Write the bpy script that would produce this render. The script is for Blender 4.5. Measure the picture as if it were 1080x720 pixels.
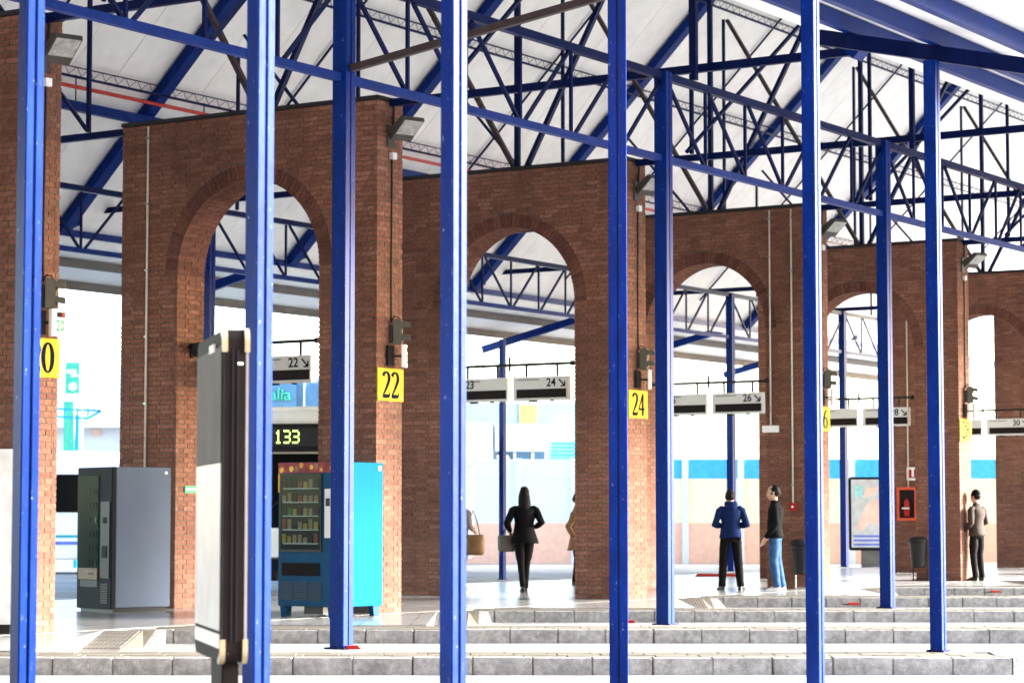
import bpy, bmesh, math, random
from mathutils import Vector, Matrix

random.seed(7)
for o in list(bpy.data.objects):
    bpy.data.objects.remove(o)
SC = bpy.context.scene
COL = SC.collection

# ------------------------------------------------------------------ camera, world, sun, exposure
F_PX, PITCH, EYE = 2590.0, math.atan(186 / 2590.0), 1.25
TH = math.radians(32.65)                       # angle between view axis and the row of walls
ROW = Vector((math.sin(TH), math.cos(TH), 0))  # along the row of arches
FRO = Vector((math.cos(TH), -math.sin(TH), 0)) # from the walls out towards the bus lanes

cam = bpy.data.cameras.new('camera')
cam.lens = 36.0 * F_PX / 1080.0
cam.sensor_width = 36.0
cam.clip_start, cam.clip_end = 0.1, 3000
cam.dof.use_dof = True
cam.dof.focus_distance = 23.0
cam.dof.aperture_fstop = 4.5
cam_o = bpy.data.objects.new('camera', cam)
COL.objects.link(cam_o)
cam_o.location = (0, 0, EYE)
cam_o.rotation_euler = (math.radians(90) + PITCH, 0, 0)
SC.camera = cam_o

SUN_EL = math.radians(19.5)
sun_dir = (FRO * 0.74 + ROW * 0.67).normalized() * math.cos(SUN_EL) + Vector((0, 0, math.sin(SUN_EL)))
world = bpy.data.worlds.new('World')
SC.world = world
world.use_nodes = True
wn = world.node_tree.nodes
wl = world.node_tree.links
bg = wn.get('Background') or wn.new('ShaderNodeBackground')
sky = wn.new('ShaderNodeTexSky')
sky.sky_type = 'NISHITA'
sky.sun_disc = False
sky.sun_elevation = SUN_EL
sky.sun_rotation = math.atan2(sun_dir.x, sun_dir.y)
sky.air_density = 1.0
sky.dust_density = 1.2
sky.ozone_density = 1.0
wl.new(sky.outputs[0], bg.inputs[0])
bg.inputs[1].default_value = 0.11
sun = bpy.data.lights.new('sun', 'SUN')
sun.energy = 4.2
sun.angle = math.radians(22)
sun.color = (1.0, 0.985, 0.96)
sun_o = bpy.data.objects.new('sun', sun)
COL.objects.link(sun_o)
sun_o.rotation_euler = (-sun_dir).to_track_quat('-Z', 'Y').to_euler()

SC.view_settings.view_transform = 'Standard'
SC.view_settings.look = 'None'
SC.view_settings.gamma = 1.0
SC.view_settings.use_curve_mapping = False
SC.view_settings.exposure = 3.75

# ------------------------------------------------------------------ helpers
def S(v, u, z=0.0):
    """station coordinates: v towards the lanes, u along the row"""
    p = FRO * v + ROW * u
    return Vector((p.x, p.y, z))

def ray(px, py):
    a = (px - 540) / F_PX; b = (360 - py) / F_PX
    return Vector((a, math.cos(PITCH) - b * math.sin(PITCH), math.sin(PITCH) + b * math.cos(PITCH)))

def ground(px, py, z=0.0):
    r = ray(px, py)
    t = (z - EYE) / r.z
    return Vector((0, 0, EYE)) + r * t

def at_depth(px, py, y):
    r = ray(px, py)
    return Vector((0, 0, EYE)) + r * (y / r.y)

class MB:
    def __init__(s):
        s.v = []; s.f = []; s.t = []; s.m = []
    def add(s, vs, fs, tint=0.5, mi=0):
        b = len(s.v)
        s.v += [tuple(p) for p in vs]
        for f in fs:
            s.f.append(tuple(b + i for i in f)); s.t.append(tint); s.m.append(mi)
    def box(s, x0, x1, y0, y1, z0, z1, tint=0.5, mi=0):
        s.add([(x0,y0,z0),(x1,y0,z0),(x1,y1,z0),(x0,y1,z0),(x0,y0,z1),(x1,y0,z1),(x1,y1,z1),(x0,y1,z1)],
              [(0,3,2,1),(4,5,6,7),(0,1,5,4),(1,2,6,5),(2,3,7,6),(3,0,4,7)], tint, mi)
        return s
    def bar(s, p, q, w, h=None, up=(0, 0, 1), tint=0.5, mi=0):
        p = Vector(p); q = Vector(q); h = h or w
        d = (q - p).normalized(); up = Vector(up)
        if abs(d.dot(up)) > 0.99: up = Vector((0, 1, 0))
        a = d.cross(up).normalized(); b = a.cross(d).normalized()
        vs = []
        for c in (p, q):
            for i, j in ((-1,-1),(1,-1),(1,1),(-1,1)):
                vs.append(c + a * (i * w / 2) + b * (j * h / 2))
        s.add(vs, [(3,2,1,0),(4,5,6,7),(0,1,5,4),(1,2,6,5),(2,3,7,6),(3,0,4,7)], tint, mi)
        return s
    def tube(s, pts, r, n=8, mi=0, cap=True):
        pts = [Vector(p) for p in pts]
        rr = r if isinstance(r, (list, tuple)) else [r] * len(pts)
        base = len(s.v); prev = None
        for i, p in enumerate(pts):
            d = (pts[min(i+1, len(pts)-1)] - pts[max(i-1, 0)]).normalized()
            if prev is None:
                a = d.orthogonal().normalized()
            else:
                a = (prev - d * prev.dot(d)).normalized()
            prev = a; b = d.cross(a)
            q = rr[i]
            ra, rb = q if isinstance(q, tuple) else (q, q)
            for k in range(n):
                t = 2 * math.pi * k / n
                s.v.append(tuple(p + a * (math.cos(t) * ra) + b * (math.sin(t) * rb)))
        for i in range(len(pts) - 1):
            for k in range(n):
                k2 = (k + 1) % n
                s.f.append((base+i*n+k, base+i*n+k2, base+(i+1)*n+k2, base+(i+1)*n+k)); s.t.append(.5); s.m.append(mi)
        if cap:
            s.f.append(tuple(base + k for k in range(n))[::-1]); s.t.append(.5); s.m.append(mi)
            e = base + (len(pts)-1) * n
            s.f.append(tuple(e + k for k in range(n))); s.t.append(.5); s.m.append(mi)
        return s
    def rings(s, rings, n=16, mi=0, cap=True):
        """rings: (cx, cy, cz, rx, ry) stacked in z"""
        base = len(s.v)
        for (cx, cy, cz, rx, ry) in rings:
            for k in range(n):
                t = 2 * math.pi * k / n
                s.v.append((cx + math.cos(t) * rx, cy + math.sin(t) * ry, cz))
        for i in range(len(rings) - 1):
            for k in range(n):
                k2 = (k + 1) % n
                s.f.append((base+i*n+k, base+i*n+k2, base+(i+1)*n+k2, base+(i+1)*n+k)); s.t.append(.5); s.m.append(mi)
        if cap:
            s.f.append(tuple(base + k for k in range(n))[::-1]); s.t.append(.5); s.m.append(mi)
            e = base + (len(rings)-1) * n
            s.f.append(tuple(e + k for k in range(n))); s.t.append(.5); s.m.append(mi)
        return s
    def prism(s, poly, a0, a1, axis='y', tint=.5, mi=0):
        """poly of 2D points extruded along axis ('y': poly is x,z; 'z': poly is x,y; 'x': poly is y,z)"""
        n = len(poly)
        def P(p, a):
            return (p[0], a, p[1]) if axis == 'y' else ((p[0], p[1], a) if axis == 'z' else (a, p[0], p[1]))
        vs = [P(p, a0) for p in poly] + [P(p, a1) for p in poly]
        fs = [tuple(range(n)), tuple(range(2*n-1, n-1, -1))]
        for i in range(n):
            j = (i + 1) % n
            fs.append((i, n+i, n+j, j))
        s.add(vs, fs, tint, mi)
        return s
    def xf(s, M):
        s.v = [tuple(M @ Vector(p)) for p in s.v]
        return s
    def mesh(s, name, mats, smooth=False, bevel=0, fix=True):
        me = bpy.data.meshes.new(name)
        me.from_pydata(s.v, [], s.f)
        at = me.attributes.new('tint', 'FLOAT', 'FACE')
        at.data.foreach_set('value', s.t)
        mats = mats if isinstance(mats, (list, tuple)) else [mats]
        for m in mats: me.materials.append(M_[m])
        me.polygons.foreach_set('material_index', s.m)
        if fix or bevel:
            bm = bmesh.new(); bm.from_mesh(me)
            if fix: bmesh.ops.recalc_face_normals(bm, faces=bm.faces)
            if bevel:
                es = [e for e in bm.edges if len(e.link_faces) == 2 and e.calc_face_angle(0) > 0.6]
                bmesh.ops.bevel(bm, geom=es, offset=bevel, segments=2, affect='EDGES', clamp_overlap=True)
            bm.to_mesh(me); bm.free()
        if smooth:
            me.polygons.foreach_set('use_smooth', [True] * len(me.polygons))
        me.update()
        return me
    def build(s, name, mats, parent=None, smooth=False, bevel=0, loc=None):
        o = bpy.data.objects.new(name, s.mesh(name, mats, smooth, bevel))
        COL.objects.link(o)
        if parent: o.parent = parent
        if loc is not None: o.location = loc
        return o

def tag(o, label=None, cat=None, group=None, kind=None):
    if label: o['label'] = label
    if cat: o['category'] = cat
    if group: o['group'] = group
    if kind: o['kind'] = kind
    return o

def thing(name, label, cat, loc, rz=0.0, group=None):
    o = bpy.data.objects.new(name, None)
    o.empty_display_size = 0.2
    COL.objects.link(o)
    o.location = loc; o.rotation_euler = (0, 0, rz)
    return tag(o, label, cat, group)

def st(name, label, cat, v, u, z=0.0, group=None):
    """thing in the station's axes: local x = v, local y = u"""
    return thing(name, label, cat, S(v, u, z), -TH, group)

def linkcopy(name, me, parent, loc, rot=None):
    o = bpy.data.objects.new(name, me)
    COL.objects.link(o); o.parent = parent; o.location = loc
    if rot: o.rotation_euler = rot
    return o

def text_mb(txt, size, depth=0.002, sx=1.0):
    cu = bpy.data.curves.new('txt', 'FONT')
    cu.body = txt; cu.size = size; cu.extrude = depth
    cu.align_x = 'CENTER'; cu.align_y = 'CENTER'
    cu.resolution_u = 4; cu.offset = size * .018
    o = bpy.data.objects.new('txt', cu); COL.objects.link(o)
    bpy.context.view_layer.update()
    me = bpy.data.meshes.new_from_object(o.evaluated_get(bpy.context.evaluated_depsgraph_get()))
    mb = MB()
    mb.add([(p.co.x * sx, p.co.y, p.co.z) for p in me.vertices], [tuple(p.vertices) for p in me.polygons])
    bpy.data.objects.remove(o); bpy.data.meshes.remove(me)
    return mb

def frame(origin, xdir, zdir=(0, 0, 1)):
    """matrix mapping a flat text (x right, y up) onto a plane: x along xdir, y along zdir, z = normal"""
    x = Vector(xdir).normalized(); y = Vector(zdir).normalized(); n = x.cross(y)
    m = Matrix((x, y, n)).transposed().to_4x4()
    m.translation = Vector(origin)
    return m

# ------------------------------------------------------------------ materials
M_ = {}
def mat(name, col, rough=.6, metal=0., var=.12, scale=6., bump=0., bscale=60., emit=0., coat=0., spec=.2, alpha=1., trans=0., col2=None, dirt=0.):
    m = bpy.data.materials.new(name); m.use_nodes = True
    nt = m.node_tree; N = nt.nodes; L = nt.links
    b = N['Principled BSDF']
    tc = N.new('ShaderNodeTexCoord')
    oi = N.new('ShaderNodeObjectInfo'); vm = N.new('ShaderNodeVectorMath'); vm.operation = 'MULTIPLY_ADD'
    cmb = N.new('ShaderNodeCombineXYZ')
    for i_ in range(3): L.new(oi.outputs['Random'], cmb.inputs[i_])
    L.new(cmb.outputs[0], vm.inputs[0]); vm.inputs[1].default_value = (37., 91., 53.); L.new(tc.outputs['Object'], vm.inputs[2])
    nz = N.new('ShaderNodeTexNoise'); nz.inputs['Scale'].default_value = scale; nz.inputs['Detail'].default_value = 6
    L.new(vm.outputs[0], nz.inputs['Vector'])
    rp = N.new('ShaderNodeValToRGB')
    rp.color_ramp.elements[0].position = .3; rp.color_ramp.elements[1].position = .7
    c2 = col2 or tuple(min(1, c * (1 + var)) for c in col)
    c1 = tuple(c * (1 - var) for c in col)
    rp.color_ramp.elements[0].color = (*c1, 1); rp.color_ramp.elements[1].color = (*c2, 1)
    L.new(nz.outputs['Fac'], rp.inputs['Fac'])
    last = rp.outputs['Color']
    if dirt:
        n2 = N.new('ShaderNodeTexNoise'); n2.inputs['Scale'].default_value = scale * .35; n2.inputs['Detail'].default_value = 10; n2.inputs['Roughness'].default_value = .75
        L.new(vm.outputs[0], n2.inputs['Vector'])
        r2 = N.new('ShaderNodeValToRGB'); r2.color_ramp.elements[0].position = .42; r2.color_ramp.elements[1].position = .66
        L.new(n2.outputs['Fac'], r2.inputs['Fac'])
        ml = N.new('ShaderNodeMath'); ml.operation = 'MULTIPLY'; ml.inputs[1].default_value = dirt
        L.new(r2.outputs['Color'], ml.inputs[0])
        mx = N.new('ShaderNodeMix'); mx.data_type = 'RGBA'
        L.new(ml.outputs[0], mx.inputs['Factor']); L.new(last, mx.inputs[6]); mx.inputs[7].default_value = (.05, .045, .04, 1)
        last = mx.outputs[2]
    L.new(last, b.inputs['Base Color'])
    b.inputs['Roughness'].default_value = rough; b.inputs['Metallic'].default_value = metal
    b.inputs['Specular IOR Level'].default_value = spec
    b.inputs['Coat Weight'].default_value = coat
    if trans: b.inputs['Transmission Weight'].default_value = trans
    if emit:
        b.inputs['Emission Color'].default_value = (*col, 1); b.inputs['Emission Strength'].default_value = emit
    if bump:
        n3 = N.new('ShaderNodeTexNoise'); n3.inputs['Scale'].default_value = bscale; n3.inputs['Detail'].default_value = 5
        L.new(vm.outputs[0], n3.inputs['Vector'])
        bp = N.new('ShaderNodeBump'); bp.inputs['Strength'].default_value = bump; bp.inputs['Distance'].default_value = .01
        L.new(n3.outputs['Fac'], bp.inputs['Height']); L.new(bp.outputs['Normal'], b.inputs['Normal'])
    M_[name] = m
    return m

def brick_mat(name, cols):
    m = bpy.data.materials.new(name); m.use_nodes = True
    nt = m.node_tree; N = nt.nodes; L = nt.links; b = N['Principled BSDF']
    at = N.new('ShaderNodeAttribute'); at.attribute_name = 'tint'
    oi = N.new('ShaderNodeObjectInfo')
    ad = N.new('ShaderNodeMath'); ad.operation = 'ADD'
    L.new(at.outputs['Fac'], ad.inputs[0]); L.new(oi.outputs['Random'], ad.inputs[1])
    fr = N.new('ShaderNodeMath'); fr.operation = 'FRACT'; L.new(ad.outputs[0], fr.inputs[0])
    rp = N.new('ShaderNodeValToRGB'); cr = rp.color_ramp
    cr.elements[0].color = (*cols[0], 1); cr.elements[1].color = (*cols[-1], 1); cr.elements[1].position = .97
    for i, c in enumerate(cols[1:-1]):
        e = cr.elements.new((i + 1) / (len(cols) - 1) * .97); e.color = (*c, 1)
    L.new(fr.outputs[0], rp.inputs['Fac'])
    tc = N.new('ShaderNodeTexCoord'); nz = N.new('ShaderNodeTexNoise')
    nz.inputs['Scale'].default_value = 26; nz.inputs['Detail'].default_value = 5
    L.new(tc.outputs['Object'], nz.inputs['Vector'])
    r2 = N.new('ShaderNodeValToRGB')
    r2.color_ramp.elements[0].color = (.62, .62, .62, 1); r2.color_ramp.elements[1].color = (1.2, 1.2, 1.2, 1)
    r2.color_ramp.elements[0].position = .3; r2.color_ramp.elements[1].position = .7
    L.new(nz.outputs['Fac'], r2.inputs['Fac'])
    mx = N.new('ShaderNodeMix'); mx.data_type = 'RGBA'; mx.blend_type = 'MULTIPLY'; mx.inputs['Factor'].default_value = 1
    L.new(rp.outputs['Color'], mx.inputs[6]); L.new(r2.outputs['Color'], mx.inputs[7])
    ge = N.new('ShaderNodeNewGeometry'); ng = N.new('ShaderNodeTexNoise'); ng.inputs['Scale'].default_value = .9; ng.inputs['Detail'].default_value = 7; ng.inputs['Roughness'].default_value = .65
    mpg = N.new('ShaderNodeMapping'); mpg.inputs['Scale'].default_value = (1, 1, .55)
    L.new(ge.outputs['Position'], mpg.inputs['Vector']); L.new(mpg.outputs[0], ng.inputs['Vector'])
    r5 = N.new('ShaderNodeValToRGB'); r5.color_ramp.elements[0].position = .32; r5.color_ramp.elements[1].position = .66
    r5.color_ramp.elements[0].color = (.60, .58, .57, 1); r5.color_ramp.elements[1].color = (1.12, 1.1, 1.08, 1)
    L.new(ng.outputs['Fac'], r5.inputs['Fac'])
    mg = N.new('ShaderNodeMix'); mg.data_type = 'RGBA'; mg.blend_type = 'MULTIPLY'; mg.inputs['Factor'].default_value = 1
    L.new(mx.outputs[2], mg.inputs[6]); L.new(r5.outputs['Color'], mg.inputs[7])
    L.new(mg.outputs[2], b.inputs['Base Color'])
    b.inputs['Roughness'].default_value = .85
    b.inputs['Specular IOR Level'].default_value = .25
    bp = N.new('ShaderNodeBump'); bp.inputs['Strength'].default_value = .35; bp.inputs['Distance'].default_value = .006
    L.new(nz.outputs['Fac'], bp.inputs['Height']); L.new(bp.outputs['Normal'], b.inputs['Normal'])
    M_[name] = m

def paint_mat(name, col, chip=.645):
    """gloss paint on steel with chips, scuffs and fine runs"""
    m = bpy.data.materials.new(name); m.use_nodes = True
    nt = m.node_tree; N = nt.nodes; L = nt.links; b = N['Principled BSDF']
    tc = N.new('ShaderNodeTexCoord')
    mp0 = N.new('ShaderNodeMapping'); mp0.inputs['Scale'].default_value = (1, 1, .25)
    L.new(tc.outputs['Object'], mp0.inputs['Vector'])
    nz = N.new('ShaderNodeTexNoise'); nz.inputs['Scale'].default_value = 11; nz.inputs['Detail'].default_value = 8; nz.inputs['Roughness'].default_value = .7
    L.new(mp0.outputs[0], nz.inputs['Vector'])
    rp = N.new('ShaderNodeValToRGB'); rp.color_ramp.elements[0].position = .3; rp.color_ramp.elements[1].position = .7
    rp.color_ramp.elements[0].color = (*(c * .6 for c in col), 1); rp.color_ramp.elements[1].color = (*(c * 1.25 for c in col), 1)
    rr0 = N.new('ShaderNodeMapRange'); rr0.inputs[3].default_value = .22; rr0.inputs[4].default_value = .5
    L.new(nz.outputs['Fac'], rr0.inputs[0]); L.new(rr0.outputs[0], b.inputs['Roughness'])
    L.new(nz.outputs['Fac'], rp.inputs['Fac'])
    mp = N.new('ShaderNodeMapping'); mp.inputs['Scale'].default_value = (1, 1, .45)
    L.new(tc.outputs['Object'], mp.inputs['Vector'])
    n2 = N.new('ShaderNodeTexNoise'); n2.inputs['Scale'].default_value = 55; n2.inputs['Detail'].default_value = 8; n2.inputs['Roughness'].default_value = .7
    L.new(mp.outputs[0], n2.inputs['Vector'])
    r2 = N.new('ShaderNodeValToRGB'); r2.color_ramp.elements[0].position = chip; r2.color_ramp.elements[1].position = chip + .03
    L.new(n2.outputs['Fac'], r2.inputs['Fac'])
    mx = N.new('ShaderNodeMix'); mx.data_type = 'RGBA'
    L.new(r2.outputs['Color'], mx.inputs['Factor']); L.new(rp.outputs['Color'], mx.inputs[6]); mx.inputs[7].default_value = (.22, .24, .28, 1)
    L.new(mx.outputs[2], b.inputs['Base Color'])
    b.inputs['Roughness'].default_value = .3
    b.inputs['Specular IOR Level'].default_value = .09
    bp = N.new('ShaderNodeBump'); bp.inputs['Strength'].default_value = .12; bp.inputs['Distance'].default_value = .01
    n4 = N.new('ShaderNodeTexNoise'); n4.inputs['Scale'].default_value = 9
    L.new(tc.outputs['Object'], n4.inputs['Vector'])
    L.new(n4.outputs['Fac'], bp.inputs['Height']); L.new(bp.outputs['Normal'], b.inputs['Normal'])
    M_[name] = m

brick_mat('brick', [(.175,.074,.047), (.22,.096,.060), (.245,.110,.070), (.20,.083,.053), (.275,.132,.088), (.23,.102,.064), (.175,.074,.047)])
brick_mat('brick_ring', [(.12,.047,.032), (.155,.062,.042), (.18,.075,.05), (.14,.055,.037), (.12,.047,.032)])
mat('mortar', (.105, .075, .06), .95, var=.2, scale=9, bump=.3, spec=.2)
mat('coping', (.02, .02, .022), .5)
mat('hall_brick', (.24, .11, .075), .9, var=.25, scale=3)
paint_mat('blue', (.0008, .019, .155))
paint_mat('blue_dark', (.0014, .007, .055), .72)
mat('steel_brown', (.045, .032, .034), .5, var=.3)
paint_mat('blue_clean', (.0016, .022, .16), .8)
mat('purlin_brown', (.13, .115, .105), .6, dirt=.2)
mat('panel_white', (.87, .87, .86), .55, var=.05, scale=2.5, dirt=.10)
mat('soffit_white', (.86, .86, .85), .6, var=.04, scale=2)
mat('seam', (.12, .12, .13), .6)
mat('skylight', (.85, .88, .9), .3, var=.02, trans=.75)
mat('red_pipe', (.42, .025, .02), .45)
mat('asphalt', (.22, .216, .21), .9, var=.2, scale=1.2, bump=.25, bscale=180, dirt=.35)
mat('kerb', (.31, .30, .29), .9, var=.2, scale=18, bump=.5, bscale=60, dirt=.55)
mat('tile_beige', (.125, .11, .086), .6, var=.15, scale=5, bump=.12, bscale=120, dirt=.3)
mat('tile_tactile', (.14, .126, .108), .7, var=.15, scale=6, dirt=.35)
mat('joint', (.12, .11, .10), .9)
mat('black', (.012, .012, .013), .4)
mat('black_matt', (.018, .017, .017), .75)
mat('brown_metal', (.008, .005, .0045), .6, var=.2, spec=.06)
pm_ = bpy.data.materials.new('pane'); pm_.use_nodes = True
_n = pm_.node_tree.nodes; _l = pm_.node_tree.links; _n.clear()
_o = _n.new('ShaderNodeOutputMaterial'); _t = _n.new('ShaderNodeBsdfTransparent'); _g = _n.new('ShaderNodeBsdfGlossy'); _m = _n.new('ShaderNodeMixShader')
_t.inputs[0].default_value = (.80, .86, .84, 1); _g.inputs['Roughness'].default_value = .04; _m.inputs[0].default_value = .006
_l.new(_t.outputs[0], _m.inputs[1]); _l.new(_g.outputs[0], _m.inputs[2]); _l.new(_m.outputs[0], _o.inputs[0])
M_['pane'] = pm_
mat('brass', (.34, .27, .17), .4, metal=.5)
mat('silver', (.30, .30, .30), .35, metal=.8)
mat('glass_dark', (.004, .006, .006), .1, spec=.05)
mat('glass_green', (.002, .010, .006), .3, spec=.03)
mat('grey_paint', (.09, .113, .155), .5, spec=.08, var=.05, scale=2)
mat('charcoal', (.010, .011, .012), .6, spec=.08)
mat('cyan_paint', (.0003, .115, .235), .6, spec=.03, var=.04)
mat('teal_blue', (.003, .05, .12), .5, spec=.08, var=.1)
mat('white_paint', (.80, .80, .79), .45, var=.03)
mat('cream', (.90, .87, .78), .4, var=.05)
mat('cream_wall', (.80, .72, .50), .8, var=.06)
mat('salmon_wall', (.75, .45, .33), .8, var=.08)
mat('sky_blue_wall', (.06, .40, .72), .7, var=.15)
mat('pale_blue_wall', (.32, .50, .62), .7, var=.05)
mat('white_wall', (.62, .63, .65), .75, var=.03)
mat('window_blue', (.08, .18, .28), .15, spec=.7)
mat('orange_window_glow', (.70, .38, .12), .7)
mat('yellow_plate', (.46, .36, .03), .6, var=.10, scale=12, spec=.04)
mat('ink', (.006, .008, .02), .7, spec=.02)
mat('sign_grey', (.62, .615, .60), .45, var=.04)
mat('sign_dark', (.012, .007, .006), .6, spec=.12)
mat('led', (.55, .80, .16), .4, emit=.28)
mat('led_screen', (.03, .034, .032), .4, spec=.2)
mat('red', (.32, .015, .012), .55)
mat('orange_red', (.62, .085, .03), .45)
mat('green_sign', (.02, .30, .12), .5)
mat('mint', (.05, .36, .24), .5)
mat('turquoise', (.02, .34, .44), .4)
mat('lamp_glass', (.30, .30, .29), .3, var=.3, scale=14)
mat('lamp_body', (.055, .05, .045), .45)
mat('signal_olive', (.10, .095, .075), .6)
mat('poster_white', (.5, .5, .49), .3)
mat('poster_grey', (.11, .105, .10), .6, spec=.04, var=.2, scale=3)
mat('poster_skin', (.80, .52, .42), .5, var=.15, scale=4)
mat('poster_teal', (.25, .65, .62), .5)
mat('poster_blue', (.12, .17, .55), .5)
mat('rubber', (.02, .02, .02), .8)
mat('conduit', (.62, .58, .50), .5)
mat('cable', (.04, .03, .028), .6)
mat('sk', (.50, .30, .21), .55)
mat('hair', (.006, .005, .0045), .7, spec=.15, bump=.4, bscale=90)
mat('cloth_black', (.004, .004, .005), .9, spec=.1, bump=.3, bscale=40)
mat('cloth_black2', (.006, .005, .0055), .9, spec=.1, bump=.3, bscale=30)
mat('cloth_navy', (.006, .016, .07), .9, spec=.1, bump=.35, bscale=35)
mat('denim', (.028, .075, .17), .85, var=.35, scale=14, bump=.35, bscale=30)
mat('cloth_brown', (.034, .023, .017), .85, bump=.3, bscale=35)
mat('cloth_taupe', (.20, .16, .135), .85, bump=.3, bscale=35)
mat('cloth_camel', (.20, .105, .055), .85, bump=.3, bscale=35)
mat('leather_tan', (.17, .095, .042), .5, var=.2)
mat('leather_grey', (.10, .10, .085), .45)
mat('shoe_white', (.72, .72, .74), .6)
mat('snack_red', (0.175, 0.017, 0.01), .5)
mat('snack_yellow', (0.245, 0.158, 0.014), .5)
mat('snack_green', (0.017, 0.105, 0.028), .5)
mat('snack_tan', (0.193, 0.126, 0.077), .5)
mat('wrap_orange', (.70, .25, .03), .45, var=.4, scale=9, col2=(.8, .55, .06))
mat('wrap_maroon', (.22, .025, .03), .45, var=.4, scale=9)
mat('panel_pale', (.72, .73, .72), .4)

# polished terrazzo slabs with fine joints (too shallow to the eye to pick apart)
def floor_mat():
    m = bpy.data.materials.new('terrazzo'); m.use_nodes = True
    nt = m.node_tree; N = nt.nodes; L = nt.links; b = N['Principled BSDF']
    tc = N.new('ShaderNodeTexCoord')
    br = N.new('ShaderNodeTexBrick'); br.inputs['Scale'].default_value = 1.0
    br.inputs['Brick Width'].default_value = .6; br.inputs['Row Height'].default_value = .6
    br.inputs['Mortar Size'].default_value = .006; br.offset = 0
    br.inputs['Color1'].default_value = (.23, .225, .222, 1); br.inputs['Color2'].default_value = (.28, .27, .262, 1)
    br.inputs['Mortar'].default_value = (.07, .065, .06, 1)
    L.new(tc.outputs['Object'], br.inputs['Vector'])
    nz = N.new('ShaderNodeTexNoise'); nz.inputs['Scale'].default_value = 1.7; nz.inputs['Detail'].default_value = 8
    L.new(tc.outputs['Object'], nz.inputs['Vector'])
    rp = N.new('ShaderNodeValToRGB'); rp.color_ramp.elements[0].color = (.75, .75, .75, 1); rp.color_ramp.elements[1].color = (1.2, 1.18, 1.15, 1)
    L.new(nz.outputs['Fac'], rp.inputs['Fac'])
    mx = N.new('ShaderNodeMix'); mx.data_type = 'RGBA'; mx.blend_type = 'MULTIPLY'; mx.inputs['Factor'].default_value = 1
    L.new(br.outputs['Color'], mx.inputs[6]); L.new(rp.outputs['Color'], mx.inputs[7])
    L.new(mx.outputs[2], b.inputs['Base Color'])
    r3 = N.new('ShaderNodeMapRange'); r3.inputs[3].default_value = .10; r3.inputs[4].default_value = .30
    L.new(nz.outputs['Fac'], r3.inputs[0]); L.new(r3.outputs[0], b.inputs['Roughness'])
    b.inputs['Specular IOR Level'].default_value = .6
    n5 = N.new('ShaderNodeTexNoise'); n5.inputs['Scale'].default_value = 5
    L.new(tc.outputs['Object'], n5.inputs['Vector'])
    bp = N.new('ShaderNodeBump'); bp.inputs['Strength'].default_value = .04; bp.inputs['Distance'].default_value = .02
    L.new(n5.outputs['Fac'], bp.inputs['Height']); L.new(bp.outputs['Normal'], b.inputs['Normal'])
    M_['terrazzo'] = m
floor_mat()

# ------------------------------------------------------------------ ground, platform, fingers
KERB = .155
g = MB(); g.box(-400, 400, -60, 1500, -.5, -KERB)
tag(g.build('road', 'asphalt'), kind='structure')

CV0, CV1 = -18.85, -26.3      # concourse front and back edge
pl = st('platform', None, None, CV1, 0)
tag(pl, kind='structure')
m = MB(); m.box(0, CV0 - CV1, 5, 95, -.48, 0)
m.build('floor', 'terrazzo', pl)

U0, UP = 25.75, 6.64         # frame 0 stands at wall 22
D0, DP = 22.23, 5.57         # kerb front of finger 1 and pitch
stone_me = []
for i in range(4):
    b_ = MB(); b_.box(-.2665, .2665, 0, .14, -.32, -.002 - .003 * (i % 2))
    stone_me.append(b_.mesh('kerb_stone', 'kerb', bevel=.009))
tile_me = []
for i in range(3):
    b_ = MB(); b_.box(-.196, .196, -.146, .146, -.03, -.001 * i)
    tile_me.append(b_.mesh('paving_tile', 'tile_beige', bevel=.004))

FW = 1.16
def xfin(v, d):              # world x where the line y=d has station coordinate v
    return (v + d * math.sin(TH)) / math.cos(TH)
for k in range(-1, 7):
    d = D0 + DP * (k - 1)
    xl, xr = xfin(CV0, d), xfin(-8.2, d)
    xl2, xr2 = xfin(CV0, d + FW), xfin(-8.2, d) 
    fin = thing('platform', None, None, (0, d, 0))
    tag(fin, kind='structure')
    # bed under the stones, rounded outer end
    n = 8
    arc = [(xr + math.sin(math.pi * i / n) * .5, .03 + (FW - .06) * (1 - math.cos(math.pi * i / n)) / 2) for i in range(n + 1)]
    poly = [(xl - .05, .03)] + arc + [(xl2 - .05, FW - .03)]
    b_ = MB(); b_.prism(poly, -.48, -.018, 'z'); b_.build('bed', 'joint', fin)
    ns = int((xr - xl - .66) / .54) + 1
    for i in range(ns):
        if k > 5: break
        x = xr - .27 - i * .54
        linkcopy('kerb_stone', random.choice(stone_me), fin, (x + random.uniform(-.004, .004), random.uniform(-.006, .006), random.uniform(-.005, .002)),
                 (random.uniform(-.012, .012), 0, random.uniform(-.008, .008)))
    # rear kerb
    for i in range(int((xr - xfin(CV0, d + DP)) / .54)):
        if k > 5: break
        linkcopy('kerb_stone', stone_me[i % 4], fin, (xr - .27 - i * .54, FW - .14, -.003))
    # rounded end
    b_ = MB()
    for i in range(n):
        (xa, ya), (xb, yb) = arc[i], arc[i + 1]
        ca, cb = (xr - .05, FW / 2), (xr - .05, FW / 2)
        b_.prism([(xa + (xa - ca[0]) * .06, ya + (ya - ca[1]) * .06), (xb + (xb - cb[0]) * .06, yb + (yb - cb[1]) * .06), cb], -.32, -.004, 'z')
    b_.build('rounded_end', 'kerb', fin)
    # tiles: three rows between the kerbs
    for r in range(3):
        for i in range(int((xr - xl) / .4)):
            if k > 4 or k < 0: break
            x = xr - .2 - i * .4 - .09 * r
            if x < xfin(CV0, d + .14 + .293 * (r + .5)) + .1: continue
            linkcopy('paving_tile', random.choice(tile_me), fin, (x, .14 + .293 * (r + .5), -.002 + random.uniform(-.002, .002)))
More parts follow.
